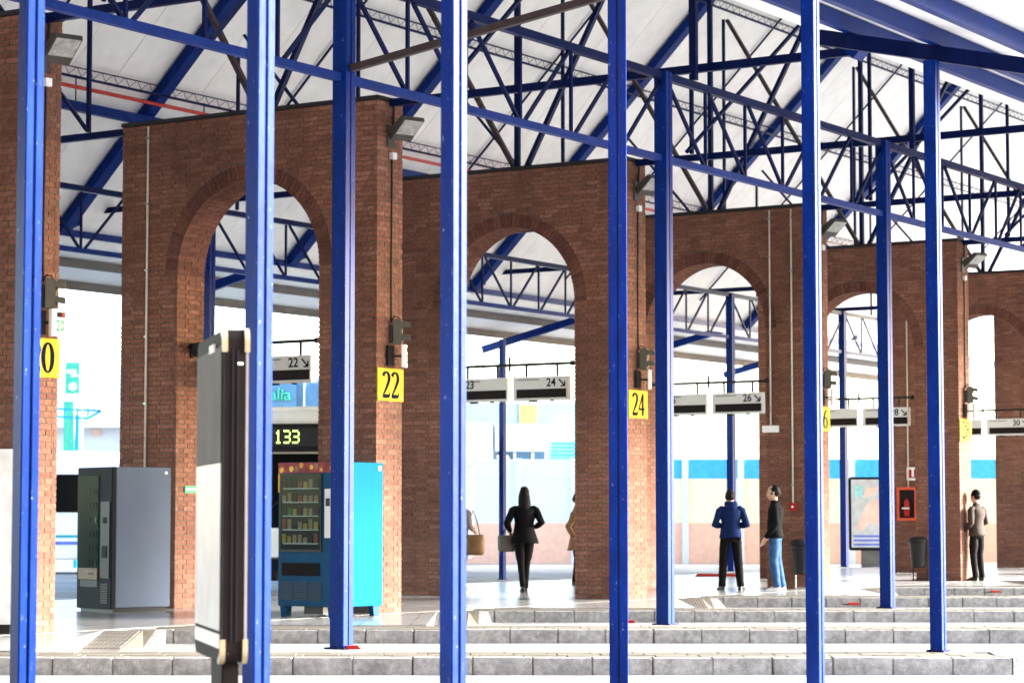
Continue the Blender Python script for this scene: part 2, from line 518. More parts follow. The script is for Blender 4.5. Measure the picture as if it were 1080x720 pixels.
# lane heads: floor fills the triangle beside each lane, with a dropped kerb and tactile ramp
RL = {1: 'in front of the grey vending machine', 2: 'left of the flat fronted post', 3: 'before the man in the navy hoodie', 4: 'before the wall beside the brown jacket man'}
for k in range(0, 6):
    d = D0 + DP * (k - 1); d1 = d + DP
    xe = xfin(CV0, d1)
    fl_ = thing('platform', None, None, (0, d, 0)); tag(fl_, kind='structure')
    q = MB(); q.prism([(xfin(CV0, d + FW) - .05, FW + .001), (xe, FW + .001), (xe, DP - .005)], -.48, -.0015, 'z'); q.build('floor', 'terrazzo', fl_)
    if k not in RL: continue
    p = thing('access_ramp', f'beige tactile ramp slab at the lane head {RL[k]}', 'ramp', (xe, d1, -KERB), 0, 'tactile ramps at the lane heads')
    RW, RD = .42, 1.75
    def rz_(y): return KERB * (1 + y / RD)
    q = MB(); q.prism([(0, rz_(0) - .012), (-RD, .0), (-RD, -.1), (0, -.1)], .005, RW, 'x'); q.build('slab', 'tile_tactile', p)
    q = MB(); NN = 9
    for i in range(NN):
        x0 = .01 + (RW - .02) * i / NN; x1 = x0 + (RW - .02) / NN * .78
        for j in range(5):
            y0 = -RD + .25 + (RD - .3) * j / 5; y1 = y0 + (RD - .3) / 5 * .92
            q.add([(x0, y0, rz_(y0) - .014), (x1, y0, rz_(y0) - .014), (x1, y1, rz_(y1) - .014), (x0, y1, rz_(y1) - .014),
                   (x0, y0, rz_(y0) + .004), (x1, y0, rz_(y0) + .004), (x1, y1, rz_(y1) + .004), (x0, y1, rz_(y1) + .004)],
                  [(0,3,2,1),(4,5,6,7),(0,1,5,4),(1,2,6,5),(2,3,7,6),(3,0,4,7)])
    tag(q.build('tactile_bars', 'tile_tactile', p), kind='stuff')
    q = MB(); q.add([(RW, 0, KERB - .004), (RW + .14, 0, KERB - .004), (RW + .14, -.9, 0), (RW, -RD, 0), (RW, 0, -.1), (RW + .14, 0, -.1), (RW + .14, -.9, -.1), (RW, -RD, -.1)],
                    [(0,3,2,1),(4,5,6,7),(0,1,5,4),(1,2,6,5),(2,3,7,6),(3,0,4,7)]); q.build('landing', 'tile_beige', p)
    q = MB(); q.add([(RW + .14, 0, KERB - .003), (RW + .26, 0, KERB - .003), (RW + .34, -.9, 0), (RW + .14, -.9, 0), (RW + .14, 0, -.1), (RW + .26, 0, -.1), (RW + .34, -.9, -.1), (RW + .14, -.9, -.1)],
                    [(0,3,2,1),(4,5,6,7),(0,1,5,4),(1,2,6,5),(2,3,7,6),(3,0,4,7)]); q.build('side_wedge', 'kerb', p)

# added canopy, out of view: shades the near ground and blocks sky
cv = st('canopy_roof', 'added light blocking canopy above the camera, outside the picture', 'roof', -5.5, -8)
for i in range(6): MB().box(.0, 24, i * 2 + .01, i * 2 + 1.99, 5.6, 5.7).build('soffit_panel', 'soffit_white', cv)
for x in (3, 10, 17, 23): MB().box(x - .06, x + .06, 0, 12, 5.35, 5.598).build('beam', 'blue_clean', cv)
# added hall, out of view: keeps sky light off the left-hand faces
hall = st('sky_blocking_hall', 'added brick hall blocking sky light behind the camera, outside the picture', 'building', -34, -8)
MB().box(0, 62, -10, 0, 0, 18).build('wall', 'hall_brick', hall)
MB().box(-.5, 62.5, -10.5, .5, 18.002, 18.5).build('roof', 'coping', hall)
for i in range(12):
    wdw = MB().box(2 + i * 5, 4.6 + i * 5, .002, .06, 5, 9).build('window', 'glass_dark', hall)
    MB().box(1.8 + i * 5, 4.8 + i * 5, .002, .25, 4.8, 4.98).build('sill', 'kerb', wdw)
# ------------------------------------------------------------------ brick arch walls
WT, WL, WH = .57, 4.47, 6.81
XC, HR, SPR = -2.195, 1.245, 4.655      # arch centre, half width, springing height
RO = HR + .215
PR = .0055                                # bricks stand proud of the mortar
CH = WH / 101
BHH = CH - .0125
def half(z, ring=True):
    if z < SPR: return HR
    r = RO if ring else HR
    return math.sqrt(max(0, r * r - (z - SPR) ** 2)) if z - SPR < r else 0

front, rest = [], []          # boxes (x0,x1,y0,y1,z0,z1)
def run(a0, a1, mod, off):
    out = []; p = a0 - off
    while p < a1 - .02:
        x0 = max(a0, p); x1 = min(a1, p + mod - .012)
        if x1 - x0 > .03: out.append((x0, x1))
        p += mod
    return out
for i in range(101):
    z0 = i * CH + .006; z1 = z0 + BHH; zm = (z0 + z1) / 2
    odd = i % 2; off = .125 if odd else 0
    h = half(zm); inr = zm < SPR
    spans = [(-WL, XC - h), (XC + h, 0)] if h > 0 else [(-WL, 0)]
    if h == 0 and 0: pass
    for (a, b_) in spans:
        # quoins alternate: on even courses the front brick reaches the corner
        lo = a if h == 0 or True else a
        e0, e1 = a, b_
        cornerL = True if a == -WL else inr
        cornerR = True if b_ == 0 else inr
        if cornerL: e0 = a - PR if not odd else a + .06
        if cornerR: e1 = b_ + PR if not odd else b_ - .06
        for (x0, x1) in run(e0, e1, .25, off):
            front.append((x0, x1, -PR, .05, z0, z1))
            rest.append((x0, x1, WT - .05, WT + PR, z0, z1))
    # end faces and jambs (bricks run along y)
    y0, y1 = (.055, WT - .055) if not odd else (-PR, WT + PR)
    for (ya, yb) in run(y0, y1, .25 if odd else .23, 0 if odd else .115):
        rest.append((-.05, PR, ya, yb, z0, z1))
        rest.append((-WL - PR, -WL + .05, ya, yb, z0, z1))
        if inr:
            rest.append((XC - HR - .05, XC - HR + PR, ya, yb, z0, z1))
            rest.append((XC + HR - PR, XC + HR + .05, ya, yb, z0, z1))
full = [b_ for b_ in front if abs(b_[1] - b_[0] - .238) < .002]
full.sort(key=lambda b_: (b_[0] - .3) ** 2 + ((b_[4] - 2.6) * .42) ** 2)
solo = full[:300]; solo_set = set(solo)
stuff = MB()
rnd = random.Random(3)
for b_ in [x for x in front if x not in solo_set] + rest:
    j = rnd.uniform(-.0025, .0025)
    stuff.box(b_[0], b_[1], b_[2] + (j if b_[2] < 0 or b_[3] > WT else 0), b_[3] + (j if b_[3] > WT else 0), b_[4], b_[5], rnd.random())
# voussoirs
NV = 58
vou = MB()
for i in range(NV):
    a0 = math.pi * (i + .07) / NV; a1 = math.pi * (i + .93) / NV
    splits = [(-PR - .003, .27), (.282, WT + PR + .003)] if i % 2 else [(-PR - .003, .13), (.142, .41), (.422, WT + PR + .003)]
    for (ya, yb) in splits:
        ri, ro = HR - PR, RO - .01
        q4 = [(XC + math.cos(a) * r, SPR + math.sin(a) * r) for a, r in ((a0, ri), (a1, ri), (a1, ro), (a0, ro))]
        vou.prism(q4, ya, yb, 'y', rnd.random())
core = MB()
na = 28
arcp = [(XC + math.cos(math.pi * i / na) * (HR + .004), SPR + math.sin(math.pi * i / na) * (HR + .004)) for i in range(na + 1)]
core.prism([(0, 0), (XC + HR + .004, 0)][::1] and [(-WL, 0), (-WL, WH), (0, WH), (0, 0), (XC + HR + .004, 0)] + arcp + [(XC - HR - .004, 0)], 0, WT, 'y')
cop = MB().box(-WL - .03, .03, -.03, WT + .03, WH + .002, WH + .06)
ME_stuff = stuff.mesh('brickwork', 'brick', fix=False)
ME_vou = vou.mesh('arch_ring', 'brick_ring')
ME_core = core.mesh('mortar_core', 'mortar')
ME_cop = cop.mesh('coping', 'coping', bevel=.01)
BR = []
for i in range(8):
    q = MB().box(-.119, .119, 0, .057, -BHH / 2, BHH / 2, i / 8 + .03)
    q.v = [(x + rnd.uniform(-.0015, .0015), y + (rnd.uniform(-.002, .002) if y == 0 else 0), z + rnd.uniform(-.0012, .0012)) for x, y, z in q.v]
    BR.append(q.mesh('brick', 'brick'))

NUM = {-1: '20', 0: '22', 1: '24', 2: '26', 3: '28', 4: '30', 5: '32'}
WV, WU = -19.0, 26.33
where = {-1: 'brick pier cut off by the left picture edge, carrying yellow plate 20',
         0: 'nearest complete brick arch wall, carrying yellow plate 22',
         1: 'brick arch wall behind wall 22, carrying yellow plate 24',
         2: 'brick arch wall with two pale conduits, beside the man in jeans',
         3: 'brick arch wall carrying yellow plate 28, in front of the brown jacket man',
         4: 'far brick arch wall at the right picture edge with red fire cabinet',
         5: 'farthest brick wall glimpsed through the rightmost arch'}
walls = {}
for k in range(-1, 6):
    w = st('brick_arch_wall', where[k], 'brick wall', WV, WU + UP * k, 0, 'brick arch walls across the concourse')
    walls[k] = w
    for me, nm in ((ME_core, 'mortar_core'), (ME_vou, 'arch_ring'), (ME_cop, 'coping'), (ME_stuff, 'brickwork')):
        o = linkcopy(nm, me, w, (0, 0, 0))
        if nm in ('brickwork', 'arch_ring'): tag(o, kind='stuff')
    if k == 5:
        me = MB()
        for b_ in solo: me.box(*b_[:6], rnd.random())
        tag(linkcopy('brickwork', me.mesh('brickwork', 'brick', fix=False), w, (0, 0, 0)), kind='stuff')
    else:
        for b_ in solo:
            linkcopy('brick', BR[rnd.randrange(8)], w, ((b_[0] + b_[1]) / 2, b_[2], (b_[4] + b_[5]) / 2))

# ------------------------------------------------------------------ serif numerals for the yellow plates
def ribbon(mb, pts, ws):
    n = len(pts); vs = []
    for i, p in enumerate(pts):
        p = Vector((p[0], p[1], 0)); a = Vector((*pts[max(i-1, 0)], 0)); b_ = Vector((*pts[min(i+1, n-1)], 0))
        d = (b_ - a).normalized(); nn = Vector((-d.y, d.x, 0)) * ws[i] * .68
        vs += [p + nn, p - nn]
    z = .004
    vv = vs + [v + Vector((0, 0, z)) for v in vs]; m2 = 2 * n; fs = []
    for i in range(n - 1):
        a = 2 * i
        fs += [(a, a+1, a+3, a+2), (m2+a, m2+a+2, m2+a+3, m2+a+1), (a, a+2, m2+a+2, m2+a), (a+1, m2+a+1, m2+a+3, a+3)]
    fs += [(0, m2, m2+1, 1), (2*n-2, 2*n-1, m2+2*n-1, m2+2*n-2)]
    mb.add(vv, fs)
def ell(cx, cy, rx, ry, a0, a1, n, thick, thin):
    pts, ws = [], []
    for i in range(n + 1):
        a = math.radians(a0 + (a1 - a0) * i / n)
        pts.append((cx + rx * math.cos(a), cy + ry * math.sin(a)))
        ws.append(thin + (thick - thin) * abs(math.cos(a)) ** 1.3)
    return pts, ws
def digit(ch):
    mb = MB()                                   # unit height, about .56 wide
    if ch == '0': ribbon(mb, *ell(.28, .5, .2, .45, 0, 360, 32, .125, .04))
    elif ch == '2':
        p, w = ell(.26, .73, .19, .22, 160, -35, 18, .12, .05)
        p += [(.30, .40), (.16, .20), (.07, .07)]; w += [.09, .06, .05]
        ribbon(mb, p, w); ribbon(mb, [(.05, .055), (.25, .055), (.46, .06)], [.09, .11, .09]); ribbon(mb, [(.47, .06), (.49, .2)], [.06, .03])
    elif ch == '4':
        ribbon(mb, [(.37, 0), (.37, .95)], [.11, .11]); ribbon(mb, [(.37, .95), (.05, .30)], [.05, .05]); ribbon(mb, [(.03, .28), (.53, .28)], [.07, .07])
    elif ch == '6':
        ribbon(mb, *ell(.28, .30, .2, .26, 0, 360, 26, .115, .04)); p, w = ell(.50, .34, .41, .60, 180, 100, 12, .12, .04); ribbon(mb, p, w)
    elif ch == '8':
        ribbon(mb, *ell(.28, .26, .21, .23, 0, 360, 26, .115, .045)); ribbon(mb, *ell(.28, .73, .17, .20, 0, 360, 24, .10, .045))
    else:
        ribbon(mb, *ell(.24, .73, .19, .21, 140, -80, 16, .12, .05)); ribbon(mb, *ell(.24, .28, .21, .25, 90, -150, 18, .125, .05))
    return mb
def numeral(txt, hgt, cx, cz, M):
    out = MB(); x = -.56 * len(txt) / 2
    for ch in txt:
        d = digit(ch)
        out.add([((x + p[0]) * hgt * 1.02 + cx, (p[1] - .5) * hgt + cz, p[2]) for p in d.v], d.f); x += .56
    return out.xf(M)

def face_frame(z, dx=0.0, y=None):
    """frame on an end face: text x runs along +u (to the right as seen from the lanes)"""
    return frame((dx, WT / 2 if y is None else y, z), (0, 1, 0))

PIER = {-1: 'the pier at the left picture edge', 0: 'the pier beside the blue vending machine', 1: 'the pier right of the flat fronted post',
        2: 'the pier behind the post near the man in jeans', 3: 'the pier next to the brown jacket man', 4: 'the wall beyond the right picture edge'}
# ------------------------------------------------------------------ fixtures on each wall end
LBL = {-1: ('20', 'left picture edge'), 0: ('22', 'blue vending machine'), 1: ('24', 'middle pier'), 2: ('26', 'half hidden pier'), 3: ('28', 'pier near the brown jacket man')}
for k in range(-1, 5):
    n = NUM[k]; u = WU + UP * k
    # number plate
    if k < 4:
        p = st('number_plate', f'yellow number plate reading {n} on {PIER[k]}', 'sign', WV, u, 0, 'yellow bay number plates')
        MB().box(.012, .03, -.012, WT + .012, 2.80, 3.235).build('plate', 'yellow_plate', p, bevel=.003)
        numeral(n, .355, 0, 0, face_frame(3.02, .0305)).build('numeral', 'ink', p)
        for yy in (.03, WT - .03):
            for zz in (2.84, 3.2):
                MB().tube([(.03, yy, zz), (.034, yy, zz)], .008, 6).build('screw', 'silver', p)
    # floodlight on a bracket, tilted down towards the lanes
    p = st('floodlight', f'dark floodlight at the top of {PIER[k]}', 'floodlight', WV, u, 0, 'floodlights on the pier ends')
    Mx = Matrix.Translation((.12, .33, 6.33)) @ Matrix.Rotation(math.radians(-20), 4, 'Z') @ Matrix.Rotation(math.radians(-30), 4, 'Y')
    b_ = MB(); b_.prism([(0, -.06), (.40, -.02), (.42, .03), (.36, .07), (.05, .085), (0, .05)], -.17, .17, 'y'); b_.xf(Mx).build('housing', 'lamp_body', p, bevel=.008)
    b_ = MB(); b_.add([Mx @ Vector(c) for c in ((.13, -.15, -.052), (.40, -.15, -.024), (.40, .15, -.024), (.13, .15, -.052))], [(0, 1, 2, 3)]); b_.v = b_.v; b_.build('lens', 'lamp_glass', p)
    b_ = MB(); b_.box(.008, .03, .2, .36, 6.2, 6.5); b_.bar((.02, .28, 6.42), (.16, .33, 6.33), .03); b_.tube([(.14, .2, 6.35), (.14, .42, 6.35)], .02, 8); b_.build('bracket', 'lamp_body', p)
    MB().box(.008, .07, .26, .36, 6.04, 6.13).build('junction_box', 'white_paint' if k == -1 else 'sign_grey', p, bevel=.004)
    MB().tube([(.02, .31, 6.05), (.02, .31, 5.2), (.018, .305, 4.4), (.02, .31, 3.86)], .012, 6).build('cable', 'cable', p, smooth=True)
    MB().tube([(.02, .34, 6.5), (.03, .34, 6.72), (.01, .35, 6.80)], .016, 6).build('feed_cable', 'cable', p)
    # two-lamp bus signal with visors
    p = st('signal_light', f'small two lamp bus signal on {PIER[k]}', 'signal', WV, u, 0, 'bus signals on the pier ends')
    rz = Matrix.Translation((.1, .33, 3.72)) @ Matrix.Rotation(math.radians([38, 25, 15, 20, 20, 20][k + 1]), 4, 'Z')
    b_ = MB().box(-.05, .07, -.06, .06, -.17, .17); b_.xf(rz).build('housing', 'signal_olive', p, bevel=.012)
    for zz in (.085, -.085):
        vs = MB(); ring = []
        for i in range(9):
            a = math.radians(-10 + 200 * i / 8); ring.append((math.cos(a) * .062, math.sin(a) * .062))
        for i in range(8):
            (y0, z0), (y1, z1) = ring[i], ring[i + 1]
            vs.add([(.07, y0, zz + z0), (.07, y1, zz + z1), (.17, y1 * .95, zz + z1 * .95 - .012), (.17, y0 * .95, zz + z0 * .95 - .012),
                    (.07, y0 * .9, zz + z0 * .9), (.07, y1 * .9, zz + z1 * .9), (.168, y1 * .86, zz + z1 * .86 - .012), (.168, y0 * .86, zz + z0 * .86 - .012)],
                   [(0,1,2,3),(7,6,5,4),(0,3,7,4),(1,5,6,2),(3,2,6,7)])
        vs.xf(rz).build('visor', 'signal_olive', p)
        MB().tube([(.07, 0, zz), (.078, 0, zz)], .05, 14).xf(rz).build('lamp_lens', 'glass_dark', p)
    b_ = MB().box(.008, .06, .27, .38, 3.58, 3.82); b_.build('wall_bracket', 'lamp_body', p)
    MB().tube([(.02, .31, 3.86), (.05, .32, 3.93), (.11, .35, 3.92), (.12, .34, 3.86)], .01, 6).build('cable_loop', 'cable', p, smooth=True)
    # small white bay box with a tiny display
    p = st('bay_box', f'small white bay box on {PIER[k]}', 'sign box', WV, u, 0, 'white bay boxes on the pier ends')
    rz = Matrix.Translation((.17, .40, 3.40)) @ Matrix.Rotation(math.radians([-8, 30, 30, 30, 30, 30][k + 1]), 4, 'Z')
    b_ = MB().box(-.03, .03, -.115, .115, -.15, .15); b_.xf(rz).build('box', 'white_paint', p, bevel=.006)
    MB().box(.0302, .033, -.045, .065, .06, .115).xf(rz).build('display', 'sign_dark', p)
    t = text_mb(n, .17, .001, .72); t.xf(rz @ frame((.0315, 0, -.04), (0, 1, 0))).build('digits', 'green_sign', p)
    MB().box(.0333, .036, .02, .06, .07, .105).xf(rz).build('red_lamp', 'red', p)
    b_ = MB().box(.008, .05, .2, .33, 3.27, 3.54); b_.bar((.03, .3, 3.4), (.17, .4, 3.4), .03); b_.build('bracket', 'black_matt', p)

# conduits, alarm and notice boxes on the arched faces
def conduit(k, x, z0, label, boxed=False):
    p = st('conduit', label, 'pipe', WV + x, WU + UP * k)
    MB().tube([(0, -.03, z0), (0, -.03, WH - .03)], .016, 8).build('pipe', 'conduit', p, smooth=True)
    for i in range(6):
        zz = z0 + .3 + i * (WH - z0 - .5) / 5
        MB().box(-.028, .028, -.052, -.008, zz, zz + .025).build('clip', 'silver', p)
    if boxed: MB().box(-.16, .16, -.06, -.01, z0 - .12, z0 + .001).build('junction_box', 'white_paint', p, bevel=.005)
conduit(0, -3.98, 1.6, 'thin pale conduit down the left pier of wall 22 behind the grey machine')
conduit(2, -.85, 2.9, 'left of the two pale conduits on wall 26, ending in a white box', True)
conduit(2, -.42, 1.52, 'right of the two pale conduits on wall 26, ending at the red alarm')
conduit(4, -3.98, 1.6, 'thin pale conduit on the pier seen through arch 28')
p = st('fire_alarm', 'small red fire alarm button at the end of the conduit on wall 26', 'alarm', WV - .42, WU + 2 * UP)
MB().box(-.07, .07, -.055, -.009, 1.38, 1.52).build('box', 'red', p, bevel=.006)
MB().tube([(0, -.056, 1.45), (0, -.062, 1.45)], .022, 10).build('button', 'white_paint', p)
p = st('exit_sign', 'little green sign on the left jamb of the nearest arch', 'sign', WV + XC - HR, WU)
MB().box(.009, .02, .18, .46, 1.60, 1.70).build('plate', 'green_sign', p)
for i in range(4): MB().box(.0205, .022, .21 + i * .06, .245 + i * .06, 1.635, 1.665).build('mark', 'white_paint', p)
# fire cabinet and its pictogram on wall 30
p = st('fire_cabinet', 'red framed fire extinguisher cabinet on the brick wall seen through arch 28', 'cabinet', WV - 3.95, WU + 4 * UP)
MB().box(-.24, .24, -.16, -.01, 1.2, 1.95).build('back', 'orange_red', p)
b_ = MB()
for x0, x1, z0, z1 in ((-.25, -.19, 1.19, 1.96), (.19, .25, 1.19, 1.96), (-.19, .19, 1.19, 1.25), (-.19, .19, 1.9, 1.96)): b_.box(x0, x1, -.2, -.161, z0, z1)
b_.build('frame', 'orange_red', p)
MB().box(-.185, .185, -.172, -.163, 1.255, 1.895).build('glass', 'sign_dark', p)
b_ = MB(); b_.tube([(0, -.2, 1.30), (0, -.2, 1.60), (0, -.2, 1.66), (0, -.2, 1.70)], [.062, .062, .04, .02], 12); b_.build('extinguisher', 'red', p, smooth=True)
MB().box(-.09, .09, -.275, -.262, 1.46, 1.49).build('strap', 'white_paint', p)
p = st('fire_sign', 'small white sign with red fire symbol above the fire cabinet', 'sign', WV - 3.87, WU + 4 * UP)
MB().box(-.15, .15, -.022, -.009, 2.12, 2.42).build('plate', 'white_paint', p)
for x0, x1 in ((-.11, -.03), (.03, .11)): MB().box(x0, x1, -.026, -.0225, 2.17, 2.37).build('mark', 'red', p)
MB().box(-.025, .025, -.026, -.0225, 2.17, 2.2).build('mark', 'red', p)

# ------------------------------------------------------------------ gate display boards in the arches
def gantry(k, dy, v1, pair, desc, v0=None):
    u = WU + UP * k + dy
    p = st('display_gantry', desc, 'display board', v1, u, 0, 'display boards hanging in the arches')
    W1 = 1.0
    b_ = MB(); L0 = -2.28
    b_.bar((L0, 0, 3.70), (.06, 0, 3.70), .05, .045); b_.build('rail', 'black_matt', p)
    MB().tube([(.04, 0, 3.70), (.09, 0, 3.70)], .042, 10).build('end_cap', 'black_matt', p)
    MB().tube([(L0 - .03, 0, 3.70), (L0, 0, 3.70)], .042, 10).build('end_cap', 'black_matt', p)
    MB().bar((-1.12, 0, 3.6), (-1.12, 0, 3.83), .03).build('finial', 'black_matt', p)
    for i, (txt, arrow) in enumerate(pair):
        x1 = -i * 1.13; x0 = x1 - 1.02
        bd = MB().box(x0, x1, -.06, .06, 3.12, 3.50).build('board', 'sign_grey', p, bevel=.006)
        MB().box(x0 + .07, x1 - .02, -.066, -.0602, 3.16, 3.30).build('display', 'sign_dark', bd)
        MB().box(x0 + .08, x0 + .5, -.064, -.0602, 3.445, 3.456).build('line_print', 'ink', bd)
        MB().box(x0 + .30, x0 + .42, -.07, .02, 3.098, 3.118).build('foot_clip', 'ink', bd)
        MB().box(x1 - .32, x1 - .29, -.07, .02, 3.10, 3.118).build('foot_clip', 'ink', bd)
        for xx in (x0 + .22, x1 - .22):
            MB().bar((xx, 0, 3.505), (xx, 0, 3.68), .03).build('hanger', 'black_matt', p)
        tx = (x1 - .30) if arrow == 'r' else (x0 + .30)
        t = text_mb(txt, .185, .001, .95); t.xf(frame((tx, -.0625, 3.395), (1, 0, 0))).build('digits', 'ink', bd)
        ax = (x1 - .10) if arrow == 'r' else (x0 + .10); sg = 1 if arrow == 'r' else -1
        a_ = MB(); P0 = (ax - sg * .055, -.063, 3.45); P1 = (ax + sg * .055, -.063, 3.34)
        a_.bar(P0, P1, .004, .022, up=(0, 0, 1)); a_.bar(P1, (P1[0] - sg * .075, P1[1], P1[2]), .004, .022, up=(0, 0, 1)); a_.bar(P1, (P1[0], P1[1], P1[2] + .075), .022, .004, up=(0, 1, 0))
        a_.build('arrow', 'ink', bd)
gantry(0, .75, -20.62, [('22', 'r'), ('21', 'l')], 'hanging boards 21 and 22 seen through the nearest arch')
gantry(1, .25, -20.21, [('24', 'r'), ('23', 'l')], 'hanging boards 23 and 24 above the walking woman')
gantry(2, -.14, -19.93, [('26', 'r'), ('25', 'l')], 'hanging boards 25 and 26 above the man in the navy hoodie')
gantry(3, .2, -20.15, [('28', 'r'), ('27', 'l')], 'hanging boards 27 and 28 above the advertising panel')
gantry(4, .2, -20.1, [('30', 'r'), ('29', 'l')], 'hanging boards 29 and 30 at the right picture edge')
# loudspeaker on the left jamb
p = st('loudspeaker', 'small black horn loudspeaker on the left jamb of the nearest arch', 'speaker', WV + XC - HR, WU + .2)
b_ = MB(); b_.tube([(.02, .1, 3.66), (.10, .06, 3.64), (.22, 0, 3.60)], [.05, .06, .11], 12); b_.build('horn', 'black_matt', p, smooth=True)
MB().bar((.01, .1, 3.5), (.05, .09, 3.64), .04).build('bracket', 'black_matt', p)

# ------------------------------------------------------------------ steel posts
def post(name, x, d, a, z0, z1, rot, label, group, ax=None):
    p = thing(name, label, 'steel post', (x, d, z0), rot, group)
    b = ax or a; h = z1 - z0
    gp = .004
    MB().box(-a/2, a/2, -b/2, -gp, 0, h).build('channel', 'blue', p, bevel=.006)
    MB().box(-a/2, a/2, gp, b/2, 0, h).build('channel', 'blue', p, bevel=.006)
    MB().box(-a/2 + .012, a/2 - .012, -gp - .001, gp + .001, .01, h - .01).build('weld_seam', 'blue_dark', p)
    MB().box(-a*.72, a*.72, -b*.72, b*.72, -.004, .014).build('base_plate', 'blue_dark', p)
    return p
R0 = -TH
def near(px, d): return (px - 540) / F_PX * d
g_n = 'thin blue posts along the outer bays'
post('steel_post', near(27.5, 12.2), 12.2, .098, 0, 7.0, math.radians(-52), 'leftmost blue post, in front of the yellow 20 plate', g_n)
post('steel_post', near(272, 11.7), 11.7, .100, 0, 7.0, math.radians(-48), 'blue post directly behind the tall brown timetable panel', g_n)
post('steel_post', near(478, 12.2), 12.2, .098, 0, 7.0, math.radians(-47), 'pale sided blue post hiding the person with the tan bag', g_n)
post('steel_post', near(652, 17.75), 17.75, .132, 0, 6.4, math.radians(86), 'flat fronted blue post with centre seam before the plate 24 pier', g_n)
post('steel_post', near(858, 17.75), 17.75, .104, 0, 6.1, R0, 'blue post just right of the man in jeans, hiding plate 26', g_n)
post('steel_post', near(987, 23.3), 23.3, .122, 0, 5.62, R0, 'rightmost blue post, standing at the kerb before wall 28', g_n)
FV, BV = -14.2, -27.0
GB, GT = 5.53, 6.53
g_f = 'thick blue posts under the front lattice girder'
for k, lab in ((-1, 'thick blue post in front of the blue vending machine'), (0, 'thick blue post left of the man in the navy hoodie'), (1, 'thick blue post in front of the advertising panel')):
    c = S(FV, {-1: 19.12, 0: 25.52, 1: 31.9}[k]); post('steel_post', c.x, c.y, .165, 0, GT + .05, R0, lab, g_f)
g_b = 'blue posts under the rear lattice girder'
for k, lab in ((1, 'rear blue post in the left side of the nearest arch'), (4, 'rear blue post behind the man in the navy hoodie'), (5, 'rear blue post left of the advertising panel')):
    c = S(BV, {1: 32.5, 4: 51.75, 5: 58.0}[k]); post('steel_post', c.x, c.y, .165, 0, GT + .05, R0, lab, g_b)
c = ground(530, 611, -KERB); post('steel_post', c.x, c.y, .125, -KERB, 5.35, R0, 'thin blue post out in the rear lane left of the walking woman', g_b)

# ------------------------------------------------------------------ lattice girders (front and rear)
def girder(v, k, label, matn):
    u0 = 25.52 + 6.39 * k if v > -20 else 32.5 + 6.4 * (k - 1)
    UL = 6.39 if v > -20 else 6.4
    p = st('lattice_girder', label, 'girder', v, u0, 0, 'lattice girders along the row')
    a = .09
    MB().bar((0, .085, GT), (0, UL - .085, GT), .09, .09).build('top_chord', matn, p)
    MB().bar((0, .085, GB), (0, UL - .085, GB), .08, .08).build('bottom_chord', 'blue_clean', p)
    n = 6; du = UL / n
    zb, zt = GB + .046, GT - .051
    for i in range(1, n):
        MB().bar((0, i * du, zb), (0, i * du, zt), .034).build('vertical_web', 'blue_dark', p)
    for i in range(n):
        y0, y1 = i * du + .1, (i + 1) * du - .05
        if i < 3: A_, B_ = (0, y0, zt), (0, y1, zb)
        else: A_, B_ = (0, y1, zt), (0, y0, zb)
        MB().bar(A_, B_, .034, .04, up=(1, 0, 0)).build('diagonal_web', 'blue_dark', p)
fl = {-2: 'front lattice girder running out of the left picture edge', -1: 'front lattice girder between the two thick posts left of centre', 0: 'front lattice girder right of the middle thick post', 1: 'front lattice girder crossing behind the rightmost post', 2: 'front lattice girder leaving the right picture edge'}
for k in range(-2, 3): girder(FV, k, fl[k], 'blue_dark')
bl = {0: 'rear lattice girder in the gap left of wall 22', 1: 'rear lattice girder inside the nearest arch', 2: 'rear lattice girder mostly hidden behind the pale sided post', 3: 'rear lattice girder inside the arch above the walking woman', 4: 'rear lattice girder in the arch above the navy hoodie man', 5: 'rear lattice girder in the arch above the advertising panel'}
for k in range(0, 6): girder(BV, k, bl[k], 'blue_dark')

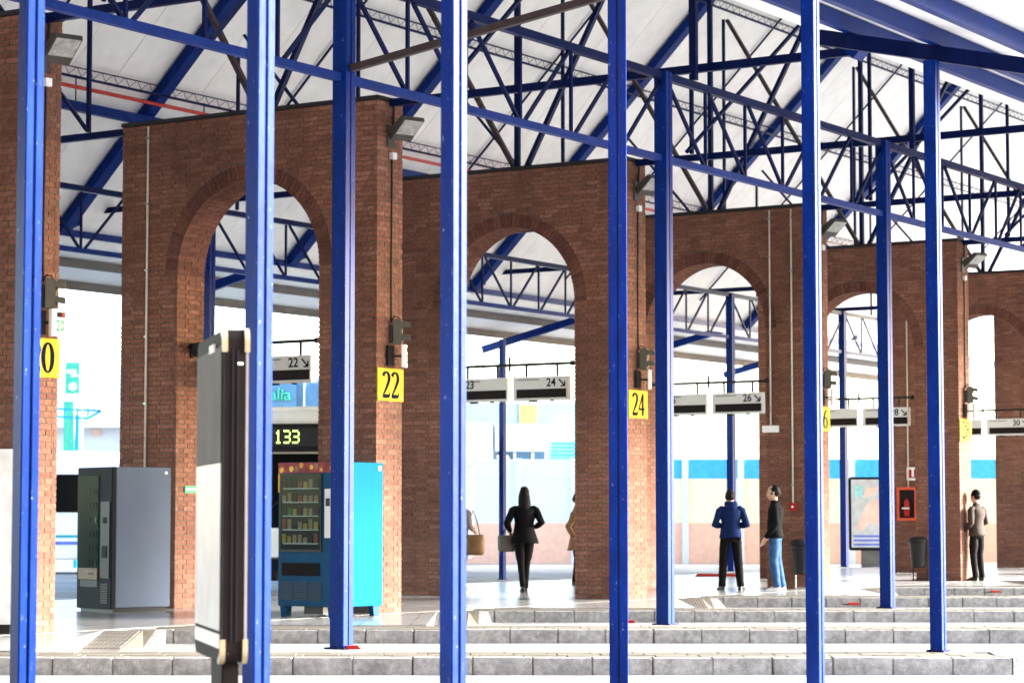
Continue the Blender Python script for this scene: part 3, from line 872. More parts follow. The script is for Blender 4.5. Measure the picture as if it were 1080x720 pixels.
# ------------------------------------------------------------------ roof frames (trusses) and slopes
EV, EH, TN = -30.2, 6.62, .98
RV = -20.9; RH = EH + TN * (RV - EV)
FEV = -11.6
def rb(v): return EH + TN * (v - EV)
def rf(v): return EH + TN * (FEV - v)
ordn = {-2: 'out of frame nearest the camera', -1: 'above the pier at the left picture edge', 0: 'above the arch with the vending machines', 1: 'above the arch with the walking woman', 2: 'above the wall with two conduits', 3: 'above the arch framing the advertising panel', 4: 'above the wall at the right picture edge', 5: 'second farthest from the camera', 6: 'farthest of all from the camera'}
for k in range(-1, 6):
    p = st('roof_truss', f'blue steel roof truss {ordn[k]}', 'truss', 0, U0 + UP * k + .86, 0, 'roof trusses across the concourse')
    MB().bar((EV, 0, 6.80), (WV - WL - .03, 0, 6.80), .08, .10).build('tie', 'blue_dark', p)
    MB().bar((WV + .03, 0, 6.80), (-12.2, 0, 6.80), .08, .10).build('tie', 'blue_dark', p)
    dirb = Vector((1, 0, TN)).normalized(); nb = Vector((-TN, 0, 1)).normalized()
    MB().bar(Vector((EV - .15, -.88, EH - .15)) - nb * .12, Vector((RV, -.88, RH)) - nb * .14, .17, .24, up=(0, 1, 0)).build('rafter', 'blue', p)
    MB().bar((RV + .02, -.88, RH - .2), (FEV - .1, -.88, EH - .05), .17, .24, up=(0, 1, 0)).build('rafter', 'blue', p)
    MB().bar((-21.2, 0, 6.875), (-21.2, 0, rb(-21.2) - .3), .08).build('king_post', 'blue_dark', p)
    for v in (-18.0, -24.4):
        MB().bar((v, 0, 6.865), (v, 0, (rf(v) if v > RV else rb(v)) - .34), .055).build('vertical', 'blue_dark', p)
    MB().bar((-21.30, .10, 6.88), (-24.36, .10, rb(-24.36) - .38), .07, .085, up=(0, 1, 0)).build('strut', 'steel_brown', p)  # brown tone paints in the shade on this strut
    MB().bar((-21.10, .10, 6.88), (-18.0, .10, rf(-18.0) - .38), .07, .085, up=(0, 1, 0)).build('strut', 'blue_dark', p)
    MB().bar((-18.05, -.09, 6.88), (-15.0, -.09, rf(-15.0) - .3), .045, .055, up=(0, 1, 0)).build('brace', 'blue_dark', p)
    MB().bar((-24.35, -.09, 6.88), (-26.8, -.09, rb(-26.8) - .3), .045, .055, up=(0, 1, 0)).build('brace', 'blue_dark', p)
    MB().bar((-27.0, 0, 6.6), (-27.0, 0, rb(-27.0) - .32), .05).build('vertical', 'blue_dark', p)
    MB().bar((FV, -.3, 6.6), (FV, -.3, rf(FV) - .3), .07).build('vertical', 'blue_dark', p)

NBAY = range(-2, 8)
ulo, uhi = U0 - 8 * UP, U0 + 8 * UP
# rear slope: white panels running up the slope, each a part
rs = st('roof_slope', 'white panelled rear roof slope seen from below between the blue trusses', 'roof', EV, ulo)
pw = 1.106; npan = int((uhi - ulo) / pw)
sl_len = math.hypot(RV - EV + .5, (RV - EV + .5) * TN)
ang = math.atan(TN)
q = MB().box(-.6, sl_len - .6, .006, pw - .006, 0, .06); q.xf(Matrix.Rotation(-ang, 4, 'Y')); pm = q.mesh('ceiling_panel', 'panel_white')
for i in range(npan): linkcopy('ceiling_panel', pm, rs, (0, i * pw, EH + random.uniform(-.002, .002)))
q = MB().box(-.6, sl_len - .6, 0, npan * pw, .062, .10); q.xf(Matrix.Rotation(-ang, 4, 'Y')); q.v = [(x, y, z + EH) for x, y, z in q.v]
q.build('roof_sheet', 'seam', rs)
# front slope: unseen, closed with opaque panels to hold back top light
fs_ = st('roof_slope', 'unseen front roof slope closed against top light, behind the canopy at the upper right', 'roof', FEV, ulo)
q = MB().box(-sl_len + .6, .3, .01, UP / 2 - .01, 0, .02); q.xf(Matrix.Rotation(ang, 4, 'Y')); pm = q.mesh('roof_panel', 'panel_white')
for i in range(32): linkcopy('roof_panel', pm, fs_, (0, i * UP / 2, EH + .1))
MB().bar((RV - FEV, 0, RH + .02), (RV - FEV, uhi - ulo, RH + .02), .3, .2).build('ridge_beam', 'blue', fs_)

# lattice purlins, rods, beams and pipe under the rear slope
pos = {-27.9: 'lowest of the three lattice purlins under the white roof slope', -26.08: 'middle of the three lattice purlins under the white roof slope', -24.26: 'uppermost of the three lattice purlins under the white roof slope'}
for v, lab in pos.items():
    z = rb(v) - .16
    p = st('lattice_purlin', lab, 'purlin', v, ulo, 0, 'lattice purlins under the roof slope')
    MB().bar((0, 0, z - .17), (0, uhi - ulo, z - .15), .04, .04).build('bottom_chord', 'blue_dark', p)
    MB().bar((0, 0, z), (0, uhi - ulo, z), .014).build('top_rod', 'blue_dark', p)
    MB().bar((.1, 0, z - .02), (.1, uhi - ulo, z - .02), .012).build('top_rod', 'blue_dark', p)
    q = MB(); n = int((uhi - ulo) / .3)
    for i in range(n):
        y = i * .3
        q.bar((0, y, z - .13), (.05, y + .15, z), .008); q.bar((.05, y + .15, z), (0, y + .3, z - .13), .008)
    tag(q.build('zigzag_web', 'blue_dark', p), kind='stuff')
p = st('longitudinal_beam', 'blue horizontal beam under the red pipe above the left gap', 'beam', -28.22, ulo)
MB().bar((0, 0, rb(-28.22) - .42), (0, uhi - ulo, rb(-28.22) - .42), .12, .16).build('beam', 'blue', p)
p = st('sprinkler_pipe', 'thin red pipe running under the white roof slope at upper left', 'pipe', -28.05, ulo)
MB().tube([(0, 0, rb(-28.05) - .3), (0, uhi - ulo, rb(-28.05) - .3)], .035, 8).build('pipe', 'red_pipe', p, smooth=True)
for i in range(20):
    MB().bar((0, i * 3.32 + 1.2, rb(-28.05) - .55), (0, i * 3.32 + 1.2, rb(-28.05) - .1), .018).build('hanger', 'cable', p)
p = st('eave_beam', 'blue beam along the lower edge of the white roof slope', 'beam', EV, ulo)
MB().bar((-.1, 0, EH - .28), (-.1, uhi - ulo, EH - .28), .08, .12).build('beam', 'blue', p)
for k in range(-1, 7):
    p = st('sag_rod', f'thin blue rod under the roof slope midway between trusses, {["left edge","first","second","third","fourth","fifth","sixth","farthest"][k+1]} bay', 'rod', EV, U0 + UP * k + UP / 2, 0, 'thin rods under the roof slope')
    MB().bar((.3, 0, rb(EV + .3) - .08), (8.5, 0, rb(EV + 8.5) - .08), .035).build('rod', 'blue_dark', p)

# ------------------------------------------------------------------ canopies
CT = .235
def hc(v): return 5.80 + CT * (-9.34 - v)          # front canopy: rafter underside line
cp = st('canopy_roof', 'white soffit of the front canopy at the upper right', 'roof', -9.2, ulo)
VI, VO = -11.4, -7.75
ang2 = math.atan(CT)
w_ = (VO - VI) / math.cos(ang2)
q = MB().box(0, w_, .004, 2.2, 0, .05); q.xf(Matrix.Rotation(ang2, 4, 'Y')); pm = q.mesh('soffit_panel', 'soffit_white')
for i in range(int((U0 + 4 * UP - ulo) / 2.204)): linkcopy('soffit_panel', pm, cp, (VI + 9.2, i * 2.204, hc(VI) + .21))
MB().box(VI + 9.2, VI + 9.21, 0, 1, hc(VI) + .29, hc(VI) + .30).build('edge_trim', 'soffit_white', cp)
lab = ['inner front canopy purlin, lowest of the three blue beams at upper right', 'middle front canopy purlin passing over the rightmost post', 'outer front canopy purlin under the roof edge at upper right']
for v, l_ in zip((-10.1, -9.2, -8.15), lab):
    p = st('canopy_purlin', l_, 'beam', v, ulo, 0, 'front canopy purlins')
    MB().box(-.04, .04, 0, U0 + 4 * UP - ulo, hc(v) + .03, hc(v) + .19).build('beam', 'blue_clean', p)
for k in (-2, -1, 0, 1, 2):
    p = st('canopy_rafter', f'dark blue canopy rafter resting on the {"rightmost post" if k==-1 else ["near post out of frame","rightmost post","post right of the picture","second post right of the picture","third post right of the picture"][k+2]}', 'beam', -9.3, 21.97 + UP * (k + 1), 0, 'front canopy rafters')
    MB().bar((-1.35, 0, hc(-10.65) - .05), (1.75, 0, hc(-7.55) - .05), .10, .15, up=(0, 0, 1)).build('beam', 'blue_dark', p)
# roof edge flashing of the canopy
p = st('canopy_fascia', 'white sheet metal edge of the front canopy at the upper right corner', 'roof edge', VO, ulo)
MB().box(0, .03, 0, U0 + 4 * UP - ulo, hc(VO) + .18, hc(VO) + .33).build('flashing', 'soffit_white', p)
# link struts from the post heads up to the canopy
p = st('canopy_strut', 'dark brace rising right from the thick post by the vending machine', 'brace', FV, U0 - UP)
MB().bar((.1, .0, 5.62), (5.2, .35, 6.42), .06, .07).build('bar', 'steel_brown', p)

# rear canopy
RS = .23
def hr(v): return 6.45 + RS * (v + 31.7)
rc = st('canopy_roof', 'white soffit of the rear canopy seen through the arches', 'roof', -31.7, ulo)
ang3 = math.atan(RS)
q = MB().box(-3.1, .25, .004, 2.2, 0, .05); q.xf(Matrix.Rotation(-ang3, 4, 'Y')); pm = q.mesh('soffit_panel', 'soffit_white')
for i in range(npan // 2): linkcopy('soffit_panel', pm, rc, (0, i * 2.204, hr(-31.7) + .16))
for v, l_ in zip((-31.7, -33.0, -34.2), ('upper brown purlin of the rear canopy', 'middle brown purlin of the rear canopy', 'outer brown purlin of the rear canopy')):
    p = st('canopy_purlin', l_ + ' seen through the arches', 'beam', v, ulo, 0, 'rear canopy purlins')
    MB().box(-.05, .05, 0, uhi - ulo, hr(v) - .02, hr(v) + .14).build('beam', 'purlin_brown', p)
for k in range(0, 7):
    p = st('canopy_rafter', f'blue rear canopy rafter {ordn.get(k)}', 'beam', -31.7, U0 + UP * k + .3, 0, 'rear canopy rafters')
    MB().bar((1.5, 0, hr(-30.2) - .22), (-2.9, 0, hr(-34.6) - .22), .10, .18).build('beam', 'blue', p)

# ------------------------------------------------------------------ vending machines
def vending_grey():
    c = ground(118, 645.5)
    a = math.radians(40)
    p = thing('vending_machine', 'grey sided vending machine with dark glass front beside the left pier', 'vending machine', c, a)
    # local x: side (depth), local y: along the front, away from the corner
    D, Wd, H = .90, .90, 1.93
    MB().box(.045, D, .0, Wd, .06, H).build('cabinet', 'grey_paint', p, bevel=.008)
    MB().box(.03, D - .04, .03, Wd - .03, 0, .06).build('plinth', 'black', p)
    MB().box(-.02, .043, 0, Wd, .04, H).build('door', 'charcoal', p, bevel=.01)
    gl = MB().box(-.026, -.0205, .33, Wd - .05, .42, H - .12).build('window', 'glass_green', p)
    for i in range(6):
        z = .60 + i * .19
        MB().box(-.030, -.0265, .35, .62, z, z + .008).build('shelf', 'glass_green', gl)
        for j in range(3):
            MB().box(-.034, -.0265, .37 + j * .085, .43 + j * .085, z + .014, z + .10).build('snack', random.choice(['charcoal', 'brown_metal', 'glass_green', 'charcoal', 'snack_green']), gl)
    MB().box(-.046, -.042, .32, Wd - .04, .60, H - .11).build('pane', 'pane', gl)
    MB().box(-.032, -.0205, .04, .27, .45, H - .46).build('control_panel', 'black', p)
    MB().box(-.040, -.033, .12, .20, 1.18, 1.26).build('keypad', 'charcoal', p)
    MB().box(-.040, -.033, .10, .22, .72, .88).build('coin_return', 'charcoal', p)
    tr = MB().box(-.045, -.0205, .33, Wd - .08, .43, .58).build('dispense_flap', 'snack_tan', p)
    MB().box(-.05, -.0455, .42, .55, .49, .52).build('flap_mark', 'black', tr)
    MB().box(-.026, -.0205, .35, Wd - .1, .33, .42).build('slot', 'black', p)
    for i in range(9): MB().box(-.026, -.0205, .08, .26, .12 + i * .03, .135 + i * .03).build('vent_slat', 'black', p)
    MB().box(.80, .84, -.006, -.001, H - .09, H - .05).build('badge', 'sign_grey', p)
vending_grey()

def vending_blue():
    c = ground(354, 651)
    a = math.radians(53)
    p = thing('vending_machine', 'blue vending machine with cyan side, snack window and printed top band', 'vending machine', c, a)
    D, Wd, H = .92, .97, 1.96
    MB().box(.05, D, 0, Wd, .13, H).build('cabinet', 'cyan_paint', p, bevel=.008)
    MB().box(-.02, .048, 0, Wd, .13, H).build('door', 'teal_blue', p, bevel=.01)
    for x, y in ((.03, .06), (.03, Wd - .10), (D - .1, .06), (D - .1, Wd - .1)):
        MB().prism([(x - .05, 0), (x + .05, 0), (x + .07, .129), (x - .07, .129)], y - .04, y + .04, 'y').build('leg', 'teal_blue', p)
    MB().box(.1, .5, .30, .62, .03, .128).build('compressor', 'black', p)
    w = MB().box(-.026, -.0205, .24, Wd - .06, .85, H - .16).build('window', 'glass_dark', p)
    for x0, x1, z0, z1 in ((.22, .24, .82, H - .14), (Wd - .06, Wd - .04, .82, H - .14), (.24, Wd - .06, .82, .85), (.24, Wd - .06, H - .16, H - .14)):
        MB().box(-.036, -.0205, x0, x1, z0, z1).build('window_frame', 'black', p)
    for i in range(5):
        z = .92 + i * .175
        MB().box(-.030, -.0265, .27, Wd - .09, z, z + .01).build('shelf', 'silver', w)
        for j in range(7):
            h_ = random.uniform(.07, .13)
            MB().box(-.036, -.0265, .28 + j * .09, .345 + j * .09, z + .012, z + .012 + h_).build('snack', random.choice(['snack_red', 'snack_tan', 'snack_yellow', 'snack_green', 'sign_dark', 'charcoal', 'snack_tan']), w)
    MB().box(-.046, -.042, .241, Wd - .061, .851, H - .161).build('pane', 'pane', w)
    pb = MB().box(-.026, -.0205, .003, Wd - .003, H - .135, H - .004).build('print_band', 'wrap_maroon', p)
    for i in range(11):
        yy = .06 + i * .085; zz = H - .07 + .03 * math.sin(i * 2.3); rr2 = .022 + .018 * abs(math.sin(i * 1.7))
        MB().tube([(-.029, yy, zz), (-.0262, yy, zz)], rr2, 12).build('print_fruit', ['wrap_orange', 'snack_red', 'wrap_orange', 'snack_tan'][i % 4], pb)
    MB().box(-.027, -.0205, Wd - .055, Wd - .003, 1.58, H - .137).build('print_panel', 'wrap_orange', p)
    MB().box(-.03, -.0205, .06, .17, 1.0, 1.62).build('control_panel', 'sign_grey', p)
    MB().box(-.034, -.0305, .08, .15, 1.4, 1.5).build('keypad', 'black', p)
    MB().box(-.034, -.0205, .26, Wd - .08, .52, .68).build('dispense_flap', 'brown_metal', p)
    for i in range(8):
        for j in range(3):
            MB().box(-.026, -.0205, .22 + j * .24, .44 + j * .24, .21 + i * .03, .225 + i * .03).build('vent_slat', 'black', p)
    MB().box(D - .1, D - .05, -.006, -.001, H - .10, H - .04).build('badge', 'white_paint', p)
vending_blue()

c = ground(-20, 668)
p = thing('white_kiosk', 'white cabinet cut off by the left picture edge behind the leftmost post', 'cabinet', c, 0)
MB().box(-.8, .34, 0, .6, .1, 2.0).build('body', 'panel_pale', p, bevel=.01)
MB().box(-.76, .30, .03, .57, 0, .1).build('plinth', 'black', p)
MB().box(-.6, .2, -.012, -.001, .5, 1.7).build('front_panel', 'white_paint', p)

# ------------------------------------------------------------------ timetable panel in the foreground
near_c = Vector(((235 - 540) / F_PX * 10.5, 10.5, 0)); far_c = Vector(((207 - 540) / F_PX * 11.45, 11.45, 0))
yv = (far_c - near_c); Lp = yv.length; rz = math.atan2(-yv.x, yv.y)
p = thing('timetable_panel', 'tall brown framed timetable panel with brass corners in the left foreground', 'information panel', near_c, rz)
T = .112; Z0, Z1 = .635, 2.06
# local y runs away from the camera along the panel, local x is its thickness (to the right)
rr = .05
def rrect(y0, y1, z0, z1, r, n=5):
    pts = []
    for cy, cz, a0 in ((y1 - r, z1 - r, 0), (y0 + r, z1 - r, 90), (y0 + r, z0 + r, 180), (y1 - r, z0 + r, 270)):
        for i in range(n + 1):
            a = math.radians(a0 + 90 * i / n); pts.append((cy + math.cos(a) * r, cz + math.sin(a) * r))
    return pts
MB().prism(rrect(0, Lp, Z0, Z1, rr), .004, T - .014, 'x').build('frame', 'brown_metal', p)
MB().prism(rrect(.006, Lp - .006, Z0 + .006, Z1 - .006, rr), T - .0135, T - .002, 'x').build('side_rail', 'silver', p)
for z0, z1 in ((Z0 + .09, Z1 - .09),):
    for xx in (.040, .062): MB().box(xx, xx + .004, -.003, .002, z0, z1).build('groove', 'black', p)
for (zc, s) in ((Z0, 1), (Z1, -1)):
    for x0 in (-.004, T - .020):
        b_ = MB()
        n = 6; o_ = [(.0 + rr - math.cos(math.pi / 2 * i / n) * (rr + .006), zc + s * (rr - math.sin(math.pi / 2 * i / n) * (rr + .006))) for i in range(n + 1)]
        poly = [(-.006, zc + s * .10)] + o_ + [(.09, zc - s * .006), (.09, zc + s * .012), (.03, zc + s * .04), (.014, zc + s * .10)]
        b_.prism(poly, x0, x0 + .022, 'x'); b_.build('brass_corner', 'brass', p)
MB().box(-.0035, .0005, .05, Lp - .05, 1.49, Z1 - .07).build('upper_poster', 'poster_grey', p)
MB().box(-.0035, .0005, .05, Lp - .05, .77, 1.486).build('lower_poster', 'poster_white', p)
MB().box(-.0035, .0005, .05, Lp - .05, Z0 + .06, .755).build('lower_strip', 'panel_pale', p)
MB().box(-.012, -.004, Lp * .25, Lp * .42, Z1 - .085, Z1 - .05).build('latch_plate', 'sign_grey', p)
MB().box(.062, .085, -.004, .001, 1.905, 1.915).build('maker_plate', 'white_paint', p)
MB().tube([(.03, -.005, Z0 + .04), (.03, .003, Z0 + .04)], .006, 8).build('lock', 'black', p)
MB().box(.012, .085, .06, Lp * .45, -KERB + .004, Z0 - .0).build('pole', 'brown_metal', p, bevel=.006)
MB().box(-.08, .19, -.06, Lp * .45 + .12, -KERB, -KERB + .02).build('base_plate', 'brown_metal', p)

# ------------------------------------------------------------------ bins, red blocks, advert panel
def bin_(loc, rz, label, stand):
    p = thing('litter_bin', label, 'bin', loc, rz, 'black litter bins by the piers'); p.scale = (.88, .88, .86)
    b_ = MB(); b_.rings([(0, 0, .30, .15, .13), (0, 0, .34, .155, .135), (0, 0, .86, .20, .18), (0, 0, .90, .21, .19)], 18); b_.build('bucket', 'black', p, smooth=True)
    b_ = MB(); b_.rings([(0, 0, .901, .22, .20), (0, 0, .94, .22, .20), (0, .02, 1.0, .18, .17), (0, .03, 1.02, .10, .10)], 18); b_.build('hood', 'black_matt', p, smooth=True)
    for x in (-.17, .17):
        MB().tube([(x, .1, 0), (x, .1, .9)], .014, 8).build('leg', stand, p)
    MB().bar((-.2, .1, .02), (.2, .1, .02), .03).build('foot', stand, p)
bin_(S(-18.95 - .18, WU + 2 * UP - .32), -TH, 'black litter bin on grey legs right of the man in jeans', 'silver')
bin_(S(-19.0 - .78, WU + 3 * UP - .3), -TH, 'black litter bin before the wall 28 pier, left of the rightmost post', 'black_matt')

def block(px, py, z, label, w=.16):
    c = ground(px, py, z)
    p = thing('red_reflector', label, 'reflector', c, 0, 'red reflector blocks on the kerbs')
    MB().prism([(-w/2, 0), (w/2, 0), (w/2 - .03, .035), (-w/2 + .03, .035)], -.05, .05, 'y').build('block', 'red', p)
    MB().box(-w/2 - .06, -w/2 + .02, -.06, .06, 0, .012).build('mount', 'black_matt', p)
block(372, 684, 0, 'red reflector on the kerb behind the thick post by the vending machine')
block(663, 656.5, 0, 'red reflector on the kerb right of the flat fronted post')
block(900, 637.5, 0, 'red reflector on the kerb left of the post before the advert', .2)
block(1050, 624.5, 0, 'red reflector on the kerb at the far right', .2)
c = ground(756, 607.5, 0)
p = thing('red_floor_bar', 'red bar on the floor beside the navy hoodie man', 'wheel stop', c, 0)
MB().prism([(-.45, 0), (.45, 0), (.42, .06), (-.42, .06)], -.06, .06, 'y').build('bar', 'red', p)
MB().box(-.47, -.40, -.07, .07, 0, .02).build('foot', 'black_matt', p)

# advertising panel seen through arch 28
c = ground(918, 598, -KERB); dd = c.y
p = thing('advert_panel', 'backlit style poster panel with pale hands picture behind the thick right post', 'advertising panel', c, 0)
sc = dd / F_PX
wv = 44 * sc; zt = EYE + (546 - 503) * sc + KERB; zb_ = EYE + (546 - 580) * sc + KERB
MB().prism(rrect(-wv/2, wv/2, zb_, zt, .1), 0, .22, 'y').build('frame', 'charcoal', p)
po = MB().box(-wv/2 + .07, wv/2 - .07, -.012, -.001, zb_ + .09, zt - .07).build('poster', 'poster_white', p)
b_ = MB(); b_.prism([(-.40, 1.05), (-.12, 1.75), (.1, 1.95), (.42, 1.9), (.46, 1.5), (.25, 1.15), (.0, 1.25), (-.2, 1.0)], -.018, -.0125, 'y'); b_.v = [(x, y, z * (zt / 2.75) + .12) for x, y, z in b_.v]; b_.build('hand_print', 'poster_skin', po)
b_ = MB(); b_.prism([(-.2, 2.0), (.1, 2.1), (.3, 2.35), (-.1, 2.3)], -.018, -.0125, 'y'); b_.v = [(x, y, z * (zt / 2.75) + .1) for x, y, z in b_.v]; b_.build('hand_print', 'poster_skin', po)
t = text_mb('R', .5, .002); t.xf(frame((-.3, -.014, zt - .45), (1, 0, 0))); t.build('letter', 'poster_teal', po)
for i in range(3): MB().box(-wv/2 + .12, wv/2 - .14, -.018, -.0125, zb_ + .14 + i * .12, zb_ + .20 + i * .12).build('text_line', 'poster_blue', po)
MB().box(-wv * .2, wv * .38, .03, .19, 0, zb_ + .01).build('foot', 'poster_grey', p)

# ------------------------------------------------------------------ people
def person(label, loc, face_deg, joints, scale, top, legs, shoe, hairm, long_hair=False, hem=0.0, extra=None, cap=None, flare=0, sleeve=None):
    """joints: dictionary of left/right elbow, wrist, knee, ankle positions (x right, y forward, z up)"""
    p = thing('person', label, 'person', loc, math.radians(face_deg), None)
    J = dict(pel=(0, 0, .96), sp=(0, .01, 1.15), ch=(0, -.01, 1.34), nk=(0, 0, 1.49), hb=(0, .02, 1.57), ht=(0, .025, 1.68),
             sl=(-.180, -.01, 1.405), sr=(.180, -.01, 1.405), el=(-.25, -.06, 1.13), er=(.25, -.06, 1.13), wl=(-.2, .12, .98), wr=(.2, .12, .98),
             hl=(-.09, 0, .93), hr=(.09, 0, .93), kl=(-.10, .02, .50), kr=(.10, .02, .50), al=(-.10, -.03, .09), ar=(.10, -.03, .09), tl=(-.12, .13, .035), tr=(.12, .13, .035))
    J.update(joints)
    J = {k_: Vector(v_) for k_, v_ in J.items()}
    # one continuous body: skin modifier over the skeleton
    vs, es, rad = [], [], []
    idx = {}
    def V(nm, co, r):
        idx[nm] = len(vs); vs.append(tuple(co)); rad.append(r); return idx[nm]
    R_ = dict(pel=.10, sp=.09, ch=.085, nk=.05, hb=.07, ht=.075, sl=.034, sr=.034, el=.042, er=.042, wl=.026, wr=.026, hl=.085, hr=.085, kl=.055, kr=.055, al=.032, ar=.032, tl=.014, tr=.014)
    for nm in J: V(nm, J[nm], R_[nm])
    def Ed(a, b): es.append((idx[a], idx[b]))
    for a, b in (('pel','sp'),('sp','ch'),('ch','nk'),('nk','hb'),('hb','ht'),('ch','sl'),('sl','el'),('el','wl'),('ch','sr'),('sr','er'),('er','wr'),
                 ('pel','hl'),('hl','kl'),('kl','al'),('al','tl'),('pel','hr'),('hr','kr'),('kr','ar'),('ar','tr')): Ed(a, b)
    for s_ in 'lr':
        w, e = J['w' + s_], J['e' + s_]; d = (w - e).normalized()
        sd = d.cross(Vector((0, 0, 1)));  sd = sd.normalized() if sd.length > .1 else Vector((1, 0, 0))
        pm_ = w + d * .06; V('p' + s_, pm_, .024); Ed('w' + s_, 'p' + s_)
        for i, (o_, l_) in enumerate(((-.03, .065), (-.01, .075), (.01, .07), (.03, .055))):
            f1 = pm_ + d * .03 + sd * o_; f2 = f1 + d * l_ * .6 + Vector((0, 0, -.012)); f3 = f2 + d * l_ * .3 + Vector((0, 0, -.025))
            V(f'f{s_}{i}a', f1, .010); V(f'f{s_}{i}b', f2, .009); V(f'f{s_}{i}c', f3, .008)
            Ed('p' + s_, f'f{s_}{i}a'); Ed(f'f{s_}{i}a', f'f{s_}{i}b'); Ed(f'f{s_}{i}b', f'f{s_}{i}c')
        t1 = w + d * .03 + sd * (-.035); t2 = t1 + d * .04 + sd * (-.012)
        V(f't{s_}a', t1, .011); V(f't{s_}b', t2, .009); Ed('w' + s_, f't{s_}a'); Ed(f't{s_}a', f't{s_}b')
    me = bpy.data.meshes.new('body'); me.from_pydata(vs, es, [])
    o = bpy.data.objects.new('body', me); COL.objects.link(o)
    md = o.modifiers.new('skin', 'SKIN'); md.use_smooth_shade = True
    for i, sv in enumerate(me.skin_vertices[0].data):
        sv.radius = (rad[i], rad[i]); sv.use_root = (i == idx['pel'])
    s2 = o.modifiers.new('sub', 'SUBSURF'); s2.levels = 1; s2.render_levels = 1
    bpy.context.view_layer.update()
    me2 = bpy.data.meshes.new_from_object(o.evaluated_get(bpy.context.evaluated_depsgraph_get()))
    bpy.data.objects.remove(o)
    me2.materials.clear(); me2.materials.append(M_['sk'])
    body = bpy.data.objects.new('body', me2); COL.objects.link(body); body.parent = p
    # head shaped over the neck: skull, nose, ears belong to the same skin
    hc_ = (J['hb'] + J['ht']) / 2 + Vector((0, .005, .02))
    hd = MB(); rings = []
    for i in range(11):
        t = i / 10; zz = -.135 + .27 * t
        r = math.sqrt(max(.02, 1 - (zz / .14) ** 2))
        rings.append((hc_.x, hc_.y + (.012 if t < .4 else 0), hc_.z + zz, .078 * r * (1 - .18 * max(0, .45 - t) / .45), .098 * r))
    hd.rings(rings, 16)
    hd.rings([(hc_.x, hc_.y + .098, hc_.z - .045, .016, .018), (hc_.x, hc_.y + .10, hc_.z - .03, .014, .016), (hc_.x, hc_.y + .092, hc_.z + .02, .008, .01)], 8)
    for s_ in (-1, 1):
        hd.rings([(hc_.x + s_ * .079, hc_.y - .01, hc_.z - .035, .007, .012), (hc_.x + s_ * .083, hc_.y - .014, hc_.z - .005, .009, .02), (hc_.x + s_ * .08, hc_.y - .015, hc_.z + .025, .007, .014)], 8)
        hd.rings([(hc_.x + s_ * .03, hc_.y + .093, hc_.z - .004, .010, .004), (hc_.x + s_ * .03, hc_.y + .094, hc_.z + .006, .010, .004)], 8, mi=1)
    hd.rings([(hc_.x, hc_.y + .092, hc_.z - .078, .022, .006), (hc_.x, hc_.y + .093, hc_.z - .07, .02, .006)], 8, mi=2)
    hd.build('head', ['sk', 'ink', 'cloth_camel'], p, smooth=True)
    # hair
    hb_ = MB(); rings = []
    for i in range(9):
        t = i / 8; zz = -.02 + .155 * t if not long_hair else -.06 + .195 * t
        r = math.sqrt(max(.03, 1 - (max(zz, 0) / .145) ** 2))
        rings.append((hc_.x, hc_.y - .018 - .012 * (1 - t), hc_.z + zz, .088 * r, .100 * r))
    hb_.rings(rings, 18)
    if long_hair:
        hb_.rings([(hc_.x, hc_.y - .085, hc_.z - .34, .05, .03), (hc_.x + .01, hc_.y - .085, hc_.z - .26, .085, .045), (hc_.x, hc_.y - .075, hc_.z - .13, .10, .06), (hc_.x, hc_.y - .05, hc_.z + .0, .094, .075), (hc_.x, hc_.y - .03, hc_.z + .08, .07, .06)], 14)
    else:
        hb_.rings([(hc_.x, hc_.y - .052, hc_.z - .055, .05, .04), (hc_.x, hc_.y - .045, hc_.z - .03, .070, .056), (hc_.x, hc_.y - .03, hc_.z + .02, .082, .075)], 14)
    rr_ = random.Random(5)
    hj = .011 if long_hair else .006
    hb_.v = [(x + rr_.uniform(-hj, hj), y + rr_.uniform(-hj, hj), z + rr_.uniform(-hj, hj)) for x, y, z in hb_.v]
    hb_.build('hair', hairm, p, smooth=True)
    # top garment: torso loft + sleeves
    tp = MB(); hz = J['pel'].z - .04 - hem
    c0 = J['pel']; c1 = J['sp']; c2 = J['ch']; nk = J['nk']
    torso = [(c0.x, c0.y, hz, .192 + flare, .140 + flare * .8), (c0.x, c0.y, hz + .06, .190 + flare * .8, .138 + flare * .6), (c1.x, c1.y, c1.z - .10, .172 + flare * .15, .124), (c1.x, c1.y, c1.z + .02, .16, .115), (c2.x, c2.y, c2.z - .06, .185, .128), (c2.x, c2.y, c2.z + .04, .195, .125), (nk.x, nk.y - .005, nk.z - .085, .185, .100), (nk.x, nk.y, nk.z - .045, .135, .082), (nk.x, nk.y, nk.z - .015, .085, .07), (nk.x, nk.y + .003, nk.z + .035, .068, .062)]
    nseg = 24; base = len(tp.v)
    tp.rings(torso, nseg)
    rr_ = random.Random(len(label))
    ph = [rr_.uniform(0, 6) for _ in range(4)]
    vv = []
    for (x, y, z) in tp.v:
        a = math.atan2(y, x); f_ = 1 + .03 * math.sin(5 * a + z * 16 + ph[0]) + .022 * math.sin(9 * a - z * 25 + ph[1])
        vv.append((c2.x + (x - c2.x) * f_, c2.y + (y - c2.y) * f_, z))
    tp.v = vv
